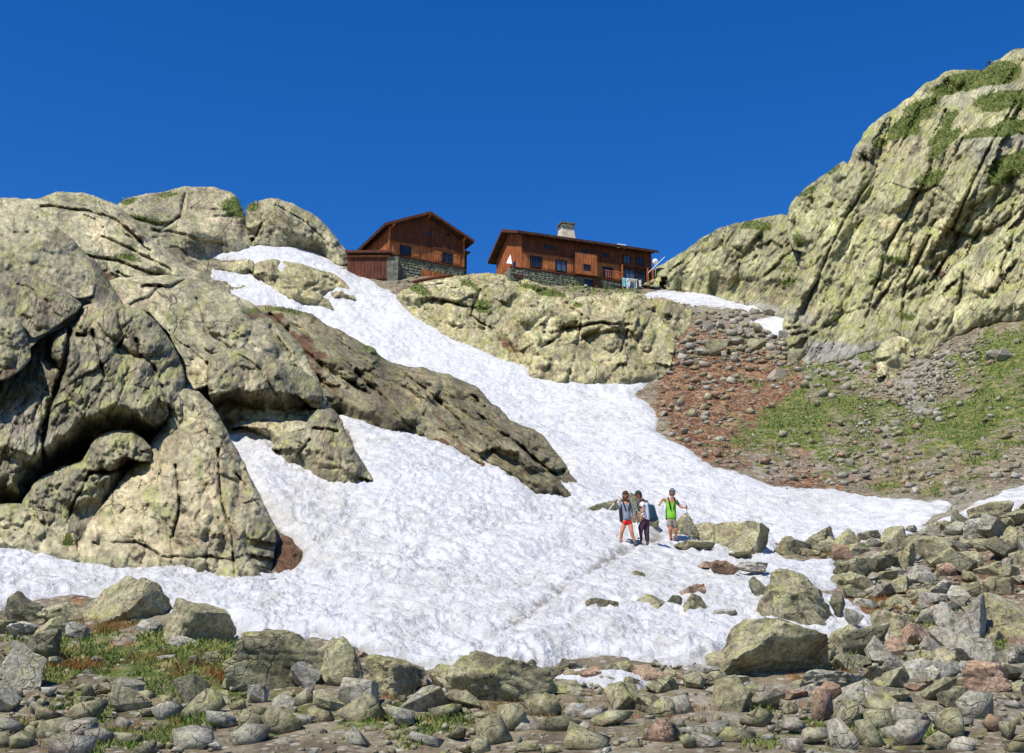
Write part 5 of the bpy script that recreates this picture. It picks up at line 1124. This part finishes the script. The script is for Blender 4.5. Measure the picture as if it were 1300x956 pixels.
for a, b in ((2.05, 2.75), (2.55, 3.25), (4.5, 5.1), (7.55, 8.1), (9.3, 9.85)): shutter(h2, a, b, .1, 1.35, .02)
# boarded bay
bay = boards('bay_boards', h2, 5.2, 7.45, lambda x: -.02, lambda x: 2.15, -.42, M['wood_light'], [(6.0, 6.75, .35, 1.05)], bw=.16, seed=24)
part_box('bay_side', h2, M['wood'], 5.2, 7.45, -.41, -.05, -.02, .06); part_box('bay_side', h2, M['wood'], 5.2, 5.26, -.41, -.02, .07, 2.1); part_box('bay_side', h2, M['wood'], 7.39, 7.45, -.41, -.02, .07, 2.1)
window(h2, 6.0, 6.75, .35, 1.05, -.37)
# veranda end
for x_ in (10.05, 12.75, W2 - .1): part_box('post', h2, M['wood_light'], x_, x_ + .15, -.32, -.17, -1.15, 1.62)
part_box('veranda_floor', h2, M['wood'], 10.0, W2 + .1, -.9, .0, -1.3, -1.16); 
bm = bmesh.new(); box(bm, 10.1, W2, .0, .045, -1.15, 0); bm_obj('wall', bm, M['wood_dark'], h2)
window(h2, 10.35, 11.55, -1.1, 1.3, -.02, 2, 'curtain_and_reflection'); d_ = window(h2, 11.7, 12.6, -1.1, 1.2, -.02, 1); d_.name = 'glazed_door'
bm = bmesh.new()
for x_ in np.arange(8.3, 10.0, .22): box(bm, x_, x_ + .07, -.55, -.5, -.05, .62)
box(bm, 8.2, 10.1, -.57, -.49, .62, .70); q = bm_obj('railing', bm, M['wood_light'], h2)
# roof: ridge along x
def roof2(parent):
    x0, x1 = -.75, W2 + .4; s42 = .42
    for sgn, ye in ((-1, -.80), (1, D2 + .5)):
        ze = a2_ + .17 - s42 * abs(ye - D2 / 2)
        bm = bmesh.new(); prism(bm, [(x0, ye, ze), (x0, D2 / 2, a2_ + .17), (x0, D2 / 2, a2_ + .25), (x0, ye, ze + .07)], (x1 - x0, 0, 0)); r = bm_obj('roof', bm, M['roof'], parent)
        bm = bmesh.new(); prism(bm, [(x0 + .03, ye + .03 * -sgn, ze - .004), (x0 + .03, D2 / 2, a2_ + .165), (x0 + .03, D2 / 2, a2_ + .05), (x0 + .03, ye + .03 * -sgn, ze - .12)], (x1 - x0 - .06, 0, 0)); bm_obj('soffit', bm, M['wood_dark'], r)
        bm = bmesh.new(); prism(bm, [(x0 - .03, ye, ze - .2), (x0 - .03, D2 / 2, a2_ - .03), (x0 - .03, D2 / 2, a2_ + .28), (x0 - .03, ye, ze + .09)], (.028, 0, 0)); bm_obj('barge_board', bm, M['wood'], r)
        bm = bmesh.new(); box(bm, x0, x1, min(ye, ye + sgn * .05), max(ye, ye + sgn * .05), ze - .18, ze + .08); bm_obj('fascia', bm, M['wood_dark'], r)
        bm = bmesh.new()
        for x in np.arange(x0 + .4, x1 - .2, .8): prism(bm, [(x, ye - sgn * .1, ze - .11), (x, D2 / 2, a2_ + .05), (x, D2 / 2, a2_ - .1), (x, ye - sgn * .1, ze - .26)], (.12, 0, 0))
        q = bm_obj('rafters', bm, M['wood_dark'], r); q['kind'] = 'stuff'
        if sgn < 0: keep = r
    return keep
rf = roof2(h2)
part_box('roof_hatch', rf, M['white'], 9.7, 10.6, -.3, .3, 3.4, 3.72)
# tapered stone chimney with two cap slabs
chx, chy = 5.3, 2.0; zb = 3.9
bm = bmesh.new()
def frust(bm, cx, cy, w0, d0, w1, d1, z0, z1):
    a = [bm.verts.new((cx + sx * w0 / 2, cy + sy * d0 / 2, z0)) for sx, sy in ((-1, -1), (1, -1), (1, 1), (-1, 1))]
    b = [bm.verts.new((cx + sx * w1 / 2, cy + sy * d1 / 2, z1)) for sx, sy in ((-1, -1), (1, -1), (1, 1), (-1, 1))]
    bm.faces.new(a[::-1]); bm.faces.new(b)
    for i in range(4): bm.faces.new((a[i], a[(i + 1) % 4], b[(i + 1) % 4], b[i]))
frust(bm, chx, chy, 1.75, 1.3, 1.25, 1.0, zb - .4, zb + 1.55)
bmesh.ops.bevel(bm, geom=bm.edges[:], offset=.03, segments=1, affect='EDGES')
tpl = simple('chimney_stone', (.58, .50, .37), .9, 5., .35, .6)
ch = bm_obj('chimney', bm, tpl, rf)
part_box('chimney_cap', h2, M['stonewall'], chx - .68, chx + .68, chy - .6, chy + .6, zb + 1.55, zb + 1.68)
part_box('chimney_cap', h2, tpl, chx - .55, chx + .55, chy - .45, chy + .45, zb + 1.69, zb + 1.93)
part_box('chimney_cap', h2, M['stonewall'], chx - .74, chx + .74, chy - .64, chy + .64, zb + 1.94, zb + 2.08)
sw_ = stone_face(h2, -1.2, 10.0, .02, -2.3, -.105, 31, [(6.25, 7.95, -1.3, -.2), (3.6, 4.4, -1.7, -1.1), (-.9, .1, -1.2, -.7)], th=.6)
part_box('cellar_opening', h2, M['glass'], 6.3, 7.05, -.06, .01, -1.25, -.3); bmm = M['wood']
shutter(h2, 7.1, 7.95, -1.3, -.25, .0, 'wood', 'red brown cellar shutter'); part_box('cellar_opening', h2, M['wood_dark'], 3.65, 4.35, -.05, .01, -1.65, -1.15); part_box('cellar_opening', h2, M['wood_dark'], -.85, .05, -.05, .01, -1.15, -.75)
part_box('stone_side', h2, M['stonewall'], -1.19, -.6, .63, D2, -2.6, -.11)
# white cloth sail at the corner
pa = at(648, 323, 115.3); pb = at(642.5, 334, 115.3); pc = at(650, 335, 115.0)
bm = bmesh.new(); prism(bm, [pa, pb, pc], (.02, .03, 0)); tag(bm_obj('awning', bm, M['white']), 'small white triangular cloth hanging at the left corner of the long refuge', 'cloth')
# laundry and things by the veranda
def cloth(u, v, w, h, mat, label):
    Y = 115.9 if u < 797 else 116.2; p = at(u, v, Y); m = mpp(u, v, Y); bm = bmesh.new(); n = 6
    rows = [[bm.verts.new((p.x + w * m * (i / n), p.y + .05 * math.sin(i * 2.1 + j), p.z - h * m * (j / 4) + .02 * math.sin(i))) for i in range(n + 1)] for j in range(5)]
    for j in range(4):
        for i in range(n): bm.faces.new((rows[j][i], rows[j][i + 1], rows[j + 1][i + 1], rows[j + 1][i]))
    bmesh.ops.solidify(bm, geom=bm.faces[:], thickness=.02); tag(bm_obj('towel', bm, mat, smooth=True), label, 'towel')
cy_ = simple('cyan_cloth', (.22, .62, .75), .9, 5., .1); cloth(790, 353, 4, 11, cy_, 'cyan towel hanging left on the line by the veranda'); cloth(795, 353.5, 5, 9, simple('pale_cyan_cloth', (.5, .74, .8), .9, 5., .1), 'pale blue towel hanging beside the cyan one')
cloth(811, 356, 3, 8, M['white'], 'white towel hanging at the right end of the veranda'); 
bm = bmesh.new(); pa = at(789, 352.5, 116.0); pb = at(815, 355, 116.3); tube(bm, [pa, pb], .02, 5); tag(bm_obj('washing_line', bm, M['metal']), 'washing line carrying the towels in front of the veranda', 'line')
pt = at(802, 361, 115.5); tb = empty('table', pt, TH2, 'small white table standing on the terrace beside the towels', 'table')
part_box('table_top', tb, M['white'], -.45, .45, -.3, .3, .35, .42)
for sx in (-.4, .33):
    for sy in (-.25, .18): part_box('leg', tb, M['white'], sx, sx + .07, sy, sy + .07, -.4, .35)
# dish and pole at the right end
pd = at(835, 340, 117); sdish = empty('satellite_dish', pd, 0, 'white dish and thin poles on the rocks at the right end of the long refuge', 'satellite dish')
bm = bmesh.new(); bmesh.ops.create_uvsphere(bm, u_segments=16, v_segments=10, radius=.9); bmesh.ops.delete(bm, geom=[v for v in bm.verts if v.co.z > -.62], context='VERTS')
for v in bm.verts: v.co = Matrix.Rotation(math.radians(-70), 3, 'X') @ Vector((v.co.x * .55, v.co.y * .55, (v.co.z + .9) * .55))
bmesh.ops.solidify(bm, geom=bm.faces[:], thickness=.03); q = bm_obj('dish', bm, M['white'], sdish, True); q.location = (-.2, 0, .6)
bm = bmesh.new(); tube(bm, [(-.2, .1, -.8), (-.2, .1, .6)], .04, 6); bm_obj('mast', bm, M['metal'], sdish)
bm = bmesh.new(); tube(bm, [(-.9, 0, -.5), (.7, 0, 1.1)], .035, 6); bm_obj('pole', bm, M['white'], sdish)
# bird on the cliff top
pbird = at(1255, 80, 113); bd = empty('bird', pbird, .5, 'black bird perched on the top edge of the right cliff', 'bird')
def skin(name, nodes, edges, mat, parent=None, levels=2, flat=1.0):
    me = bpy.data.meshes.new(name); keys = list(nodes); idx = {k: i for i, k in enumerate(keys)}
    me.from_pydata([nodes[k][0] for k in keys], [(idx[a], idx[b]) for a, b in edges], [])
    o = bpy.data.objects.new(name, me); COL.objects.link(o)
    md = o.modifiers.new('skin', 'SKIN'); md.use_smooth_shade = True; md.branch_smoothing = .4
    if not me.skin_vertices: 
        bpy.context.view_layer.objects.active = o
    sv_ = me.skin_vertices[0].data
    for k in keys:
        r = nodes[k][1]; sv_[idx[k]].radius = (r, r) if not hasattr(r, '__len__') else r
    sv_[0].use_root = True
    sb = o.modifiers.new('sub', 'SUBSURF'); sb.levels = levels; sb.render_levels = levels
    me.materials.append(mat)
    if parent: o.parent = parent
    return o
blk = simple('black_feathers', (.015, .015, .018), .6)
skin('body', {'a': ((0, 0, 0), .07), 'b': ((.12, 0, .10), .13), 'c': ((.25, 0, .22), .09), 'd': ((.32, 0, .32), .07), 'e': ((.42, 0, .31), .02), 't': ((-.28, 0, -.02), .03)}, [('a', 'b'), ('b', 'c'), ('c', 'd'), ('d', 'e'), ('a', 't')], blk, bd, 1)
bm = bmesh.new(); tube(bm, [(.1, -.03, 0), (.1, -.03, -.25)], .012, 5); bm_obj('leg', bm, blk, bd); bm = bmesh.new(); tube(bm, [(.1, .04, 0), (.1, .04, -.25)], .012, 5); bm_obj('leg', bm, blk, bd)

# ------------------------------------------------------------------ hikers
SK = simple('sunny_skin', (.46, .20, .115), .6, 6., .08); SKT = simple('tanned_skin', (.50, .21, .11), .6, 6., .08)
def fabric(n, c, v=.18): return simple(n, c, .85, 5., v, .3)
PX = 40.0
def hiker(u, v, label, P, sk, cloth_, hair, pack=None, hat=None, poles=()):
    """P: joints as (pixel u, pixel v, depth towards camera in m) around the feet point (u, v)"""
    g = on_ground(u, v + 5); g.z += .14; m = mpp(u, v, g.y)
    e = empty('person', g, 0, label, 'person')
    def q(k):
        a, b, d = P[k]; return Vector(((a - u) * m, -d, (v - b) * m / .965 + d * .0))
    J = {k: q(k) for k in P}
    body = {'pel': (J['pel'], (.135, .105)), 'chest': (J['chest'], (.15, .11)), 'neck0': (J['chest'].lerp(J['neck'], .75), (.10, .075)), 'neck': (J['neck'], .05), 'head0': (J['neck'].lerp(J['head'], .55), .07)}
    ed = [('pel', 'chest'), ('chest', 'neck0'), ('neck0', 'neck'), ('neck', 'head0')]
    for s in 'lr':
        body['sh' + s] = (J['sh' + s], .062); body['el' + s] = (J['el' + s], .043); body['wr' + s] = (J['wr' + s], .028)
        body['hip' + s] = (J['hip' + s], .092); body['kn' + s] = (J['kn' + s], .062); body['ca' + s] = (J['kn' + s].lerp(J['an' + s], .35) + Vector((0, .02, 0)), .058); body['an' + s] = (J['an' + s], .038)
        ed += [('neck0', 'sh' + s), ('sh' + s, 'el' + s), ('el' + s, 'wr' + s), ('pel', 'hip' + s), ('hip' + s, 'kn' + s), ('kn' + s, 'ca' + s), ('ca' + s, 'an' + s)]
    body['wrl'] = (J['wrl'], .028)
    skin('body', body, ed, sk, e)
    # head with nose, ears, brow
    hd = J['head']; face = Vector(P.get('_face', (0, -1, -.25))).normalized()
    bm = bmesh.new(); bmesh.ops.create_uvsphere(bm, u_segments=24, v_segments=16, radius=1)
    R_ = face.to_track_quat('-Y', 'Z').to_matrix()
    for v_ in bm.verts:
        c = v_.co.copy(); x, y, z = c
        jaw = 1 - .22 * max(0, -z); c = Vector((x * .078 * jaw, y * .098 * (1 - .08 * max(0, -z)), z * .118))
        if y < -.6: c.y -= .022 * math.exp(-((x / .16) ** 2 + ((z + .1) / .25) ** 2)); c.y += .008 * math.exp(-(((abs(x) - .35) / .16) ** 2 + ((z - .08) / .13) ** 2))
        v_.co = R_ @ c + hd
    for s in (-1, 1):
        r = bmesh.ops.create_uvsphere(bm, u_segments=8, v_segments=6, radius=.02)
        for v_ in r['verts']: v_.co = R_ @ (Vector((v_.co.x * .4, v_.co.y * .8, v_.co.z * 1.4)) + Vector((s * .078, .01, -.005))) + hd
    H = bm_obj('head', bm, sk, e, True)
    bm = bmesh.new()
    for s in (-1, 1):
        r = bmesh.ops.create_uvsphere(bm, u_segments=8, v_segments=6, radius=.011)
        for v_ in r['verts']: v_.co = R_ @ (v_.co + Vector((s * .03, -.088, .012))) + hd
    bm_obj('eyes', bm, blk, H, True)
    bm = bmesh.new(); r = bmesh.ops.create_uvsphere(bm, u_segments=8, v_segments=6, radius=.02)
    for v_ in bm.verts: v_.co = R_ @ (Vector((v_.co.x * 1.1, v_.co.y * .4, v_.co.z * .3)) + Vector((0, -.09, -.058))) + hd
    bm_obj('mouth', bm, simple('lips', (.3, .08, .06), .6), H, True)
    # hands: palm, four fingers curled round the pole, thumb
    for s in 'lr':
        wv = (J['wr' + s] - J['el' + s]).normalized(); side = wv.cross(Vector((0, 1, 0))).normalized(); nrm = wv.cross(side).normalized(); o0 = J['wr' + s]
        nd = {'p0': (o0, .024), 'p1': (o0 + wv * .055, (.036, .018))}; el = [('p0', 'p1')]
        for f in range(4):
            b0 = o0 + wv * .085 + side * (.03 - .02 * f); L = (.036, .042, .039, .030)[f]
            nd['a%d' % f] = (b0, .010); nd['b%d' % f] = (b0 + wv * L * .7 + nrm * .012, .009); nd['c%d' % f] = (b0 + wv * L * .8 + nrm * (.012 + L * .7), .008)
            el += [('p1', 'a%d' % f), ('a%d' % f, 'b%d' % f), ('b%d' % f, 'c%d' % f)]
        nd['t0'] = (o0 + wv * .03 + side * .036 + nrm * .01, .012); nd['t1'] = (o0 + wv * .065 + side * .045 + nrm * .03, .009); el += [('p0', 't0'), ('t0', 't1')]
        skin('hand', nd, el, sk, e, 1)
    # hair / hat
    if hair:
        bm = bmesh.new(); bmesh.ops.create_uvsphere(bm, u_segments=20, v_segments=14, radius=1)
        bmesh.ops.delete(bm, geom=[v_ for v_ in bm.verts if v_.co.y < -.35 and v_.co.z < .42], context='VERTS')
        for v_ in bm.verts:
            c = v_.co; lz = 1.0 + (.75 if c.z < 0 else 0) * hair[1]; wob = 1 + .05 * math.sin(c.x * 19 + c.z * 13)
            v_.co = R_ @ Vector((c.x * .09 * wob, c.y * .108 * wob + .008, c.z * .128 * lz + .006)) + hd
        bmesh.ops.solidify(bm, geom=bm.faces[:], thickness=-.012)
        bm_obj('hair', bm, simple('hair', hair[0], .7, 30., .35, .5), e, True)
    if hat:
        bm = bmesh.new(); bmesh.ops.create_uvsphere(bm, u_segments=20, v_segments=14, radius=1)
        bmesh.ops.delete(bm, geom=[v_ for v_ in bm.verts if v_.co.z < .12], context='VERTS')
        for v_ in bm.verts: c = v_.co; v_.co = R_ @ Vector((c.x * .094, c.y * .112, c.z * .112 + .028)) + hd
        r = bmesh.ops.create_circle(bm, cap_ends=True, segments=16, radius=1)
        for v_ in r['verts']: c = v_.co; v_.co = R_ @ Vector((c.x * .072, -.12 + c.y * .075, .045 - .02 * (c.x ** 2))) + hd
        bmesh.ops.solidify(bm, geom=bm.faces[:], thickness=.008)
        bm_obj('cap', bm, fabric('cap_cloth', hat), e, True)
    cl = cloth_
    # shirt
    nd = {'pel': (J['pel'].lerp(J['chest'], -.05), (.175, .15)), 'p2': (J['pel'].lerp(J['chest'], .25), (.17, .14)), 'mid': (J['pel'].lerp(J['chest'], .55), (.168, .135)), 'chest': (J['chest'], (.185, .14)), 'nk': (J['chest'].lerp(J['neck'], .72), (.12, .09))}
    el = [('pel', 'p2'), ('p2', 'mid'), ('mid', 'chest'), ('chest', 'nk')]
    for s in 'lr':
        sl_len = cl['sleeve']; nd['sh' + s] = (J['sh' + s], .078); el.append(('nk', 'sh' + s)); nd['u' + s] = (J['sh' + s].lerp(J['el' + s], min(1, sl_len)), .064); el.append(('sh' + s, 'u' + s))
        if sl_len > 1: nd['f' + s] = (J['el' + s].lerp(J['wr' + s], sl_len - 1), .046); el.append(('u' + s, 'f' + s))
    skin('shirt', nd, el, fabric('shirt_cloth', cl['shirt']), e)
    # shorts or trousers
    nd = {'pel': (J['pel'], (.172, .145)), 'w': (J['pel'].lerp(J['chest'], .22), (.15, .12))}; el = [('pel', 'w')]
    for s in 'lr':
        nd['h' + s] = (J['hip' + s], .112); el.append(('pel', 'h' + s)); L = cl['leg']
        if L <= 1: nd['k' + s] = (J['hip' + s].lerp(J['kn' + s], L), .10); el.append(('h' + s, 'k' + s))
        else: nd['k' + s] = (J['kn' + s], .085); nd['a' + s] = (J['kn' + s].lerp(J['an' + s], L - 1), .07); el += [('h' + s, 'k' + s), ('k' + s, 'a' + s)]
    skin('trousers' if cl['leg'] > 1 else 'shorts', nd, el, fabric('leg_cloth', cl['pants']), e)
    for s in 'lr':
        A = J['an' + s]; dr = Vector(P.get('_toe' + s, (.1, -1, 0))).normalized()
        skin('boot', {'a': (A + Vector((0, 0, .05)), .052), 'b': (A + Vector((0, 0, -.045)), .05), 'c': (A + Vector((0, 0, -.07)) + dr * .09, .045), 'd': (A + Vector((0, 0, -.08)) + dr * .17, .036), 'h': (A + Vector((0, 0, -.07)) - dr * .05, .04)},
             [('a', 'b'), ('b', 'c'), ('c', 'd'), ('b', 'h')], fabric('boot_leather', cl['boot']), e)
        skin('sock', {'a': (A + Vector((0, 0, .13)), .047), 'b': (A, .046)}, [('a', 'b')], fabric('sock_wool', (.3, .28, .27)), e, 1)
    if pack:
        d = Vector(pack['dir']).normalized(); c0 = J['chest'].lerp(J['pel'], .30) + d * .23
        bm = bmesh.new(); bmesh.ops.create_cube(bm, size=1)
        side = Vector((0, 0, 1)).cross(d).normalized()
        up = (J['neck'] - J['pel']).normalized()
        bmesh.ops.subdivide_edges(bm, edges=bm.edges[:], cuts=3, use_grid_fill=True)
        for v_ in bm.verts:
            x, y, z = v_.co; k = 1 - .25 * (z + .5) * max(0, y + .2) ; bul = 1 + .25 * (1 - (2 * z) ** 2) * (1 - (2 * x) ** 2) * (y > 0)
            rr_ = 1 - .12 * ((2 * x) ** 4 + (2 * z) ** 4) / 2
            v_.co = c0 + side * (x * .33 * rr_) + d * (y * .24 * bul * k) + up * (z * .56 * rr_)
        pk = bm_obj('backpack', bm, fabric('pack_cloth', pack['col']), e, True)
        sb = pk.modifiers.new('s', 'SUBSURF'); sb.levels = 1; sb.render_levels = 1
        bm = bmesh.new()
        for s in 'lr':
            S0 = J['sh' + s].lerp(J['neck'], .35); up_ = Vector((0, 0, .085)); f = -d
            tube(bm, [S0 + up_ * .9 + d * .12, S0 + up_ + f * .02, S0 + f * .14 - Vector((0, 0, .05)), S0.lerp(J['pel'], .45) + f * .155, S0.lerp(J['pel'], .6) + d * .06], .022, 6)
        bm_obj('shoulder_strap', bm, fabric('strap_cloth', pack['strap']), pk, True)
    for s, (eu, ev, edp) in poles:
        end = Vector(((eu - u) * m, -edp, (v - ev) * m / .965)); hnd = J['wr' + s] + (J['wr' + s] - J['el' + s]).normalized() * .075
        dr = (hnd - end).normalized()
        pe = empty('trekking_pole', (0, 0, 0), 0, {0: ''}.get(0)); pe.parent = None
        pe.location = g + end; tag(pe, poles_label[(u, s)], 'trekking pole')
        bm = bmesh.new(); tube(bm, [(0, 0, 0), hnd - end], [.011, .014], 6); bm_obj('shaft', bm, M['metal'], pe)
        bm = bmesh.new(); tube(bm, [hnd - end - dr * .02, hnd - end + dr * .11], [.017, .02], 8); bm_obj('grip', bm, blk, pe)
        bm = bmesh.new(); tube(bm, [dr * .05, dr * .056], .045, 10); bm_obj('basket', bm, blk, pe)
    return e
poles_label = {(797, 'l'): 'trekking pole held out to the left by the hiker in red shorts', (797, 'r'): 'trekking pole planted between the hiker in red shorts and the one in the white shirt',
 (815, 'l'): 'trekking pole held upright by the hiker in the white shirt', (856, 'r'): 'trekking pole planted right of the hiker in the green shirt'}
# l = left in the picture, r = right in the picture
hiker(797, 694, 'hiker in red shorts and grey top, holding a pole out to the left', {
 'pel': (797, 663, 0), 'chest': (796, 648, .0), 'neck': (795.5, 638.5, .05), 'head': (795.5, 631.5, .10), '_face': (-.05, -1, -.75),
 'shl': (789.5, 641.5, .02), 'ell': (786, 648, .12), 'wrl': (782.5, 644, .26), 'shr': (802, 641.5, .02), 'elr': (805, 651.5, .02), 'wrr': (807.5, 661, .08),
 'hipl': (793.8, 665, 0), 'knl': (789.8, 677, .06), 'anl': (788, 691, -.02), 'hipr': (800.5, 665, 0), 'knr': (802, 677, .08), 'anr': (806, 690, .05), '_toel': (-.25, -1, 0), '_toer': (.35, -1, 0)},
 SKT, dict(shirt=(.20, .23, .28), sleeve=1.75, pants=(.62, .012, .018), leg=.42, boot=(.06, .07, .10)), ((.075, .03, .014), .5), pack=dict(dir=(-.15, 1, 0), col=(.035, .02, .02), strap=(.03, .03, .04)), poles=[('l', (758, 668.5, .3)), ('r', (811, 689, .35))])
hiker(815, 694, 'hiker in white shirt, dark cap and purple trousers with a dark teal backpack', {
 'pel': (820, 662, 0), 'chest': (819.5, 648, .02), 'neck': (815, 638, .03), 'head': (812.2, 630.5, .06), '_face': (-.85, -.55, -.45),
 'shl': (815.5, 641.5, .15), 'ell': (818, 652, .22), 'wrl': (811, 656, .28), 'shr': (822.5, 642, -.02), 'elr': (825, 651, .05), 'wrr': (816, 656.5, .12),
 'hipl': (817, 665, .06), 'knl': (812.5, 677, .14), 'anl': (813.5, 690, .0), 'hipr': (822, 665, -.06), 'knr': (821.5, 677, .02), 'anr': (822.5, 690, -.02), '_toel': (-.6, -.8, 0), '_toer': (-.2, -1, 0)},
 SK, dict(shirt=(.74, .74, .76), sleeve=.55, pants=(.075, .035, .055), leg=1.9, boot=(.07, .05, .05)), ((.05, .03, .02), 0.), pack=dict(dir=(1, .45, 0), col=(.02, .055, .085), strap=(.03, .06, .13)), hat=(.035, .055, .04), poles=[('l', (810, 691, .3))])
hiker(856, 689, 'hiker in lime green shirt and grey cap stepping down between the rocks', {
 'pel': (854, 661, 0), 'chest': (854, 645, 0), 'neck': (855, 634.5, .04), 'head': (855.5, 627.5, .08), '_face': (.15, -1, -.5),
 'shl': (848, 637.5, 0), 'ell': (843.5, 635.5, .05), 'wrl': (839, 642, .16), 'shr': (860.5, 638, 0), 'elr': (865.5, 645, .04), 'wrr': (870.5, 647.5, .16),
 'hipl': (850.5, 663, 0), 'knl': (851, 674, .14), 'anl': (852, 686, .02), 'hipr': (857.5, 663, 0), 'knr': (858.5, 674, .05), 'anr': (859, 686, -.04), '_toel': (-.3, -1, 0), '_toer': (.3, -1, 0)},
 SKT, dict(shirt=(.20, .50, .04), sleeve=.45, pants=(.22, .20, .17), leg=.85, boot=(.06, .035, .03)), ((.10, .08, .07), 0.), pack=dict(dir=(0, 1, 0), col=(.02, .07, .03), strap=(.015, .07, .02)), hat=(.16, .16, .18), poles=[('r', (874, 686, .25))])
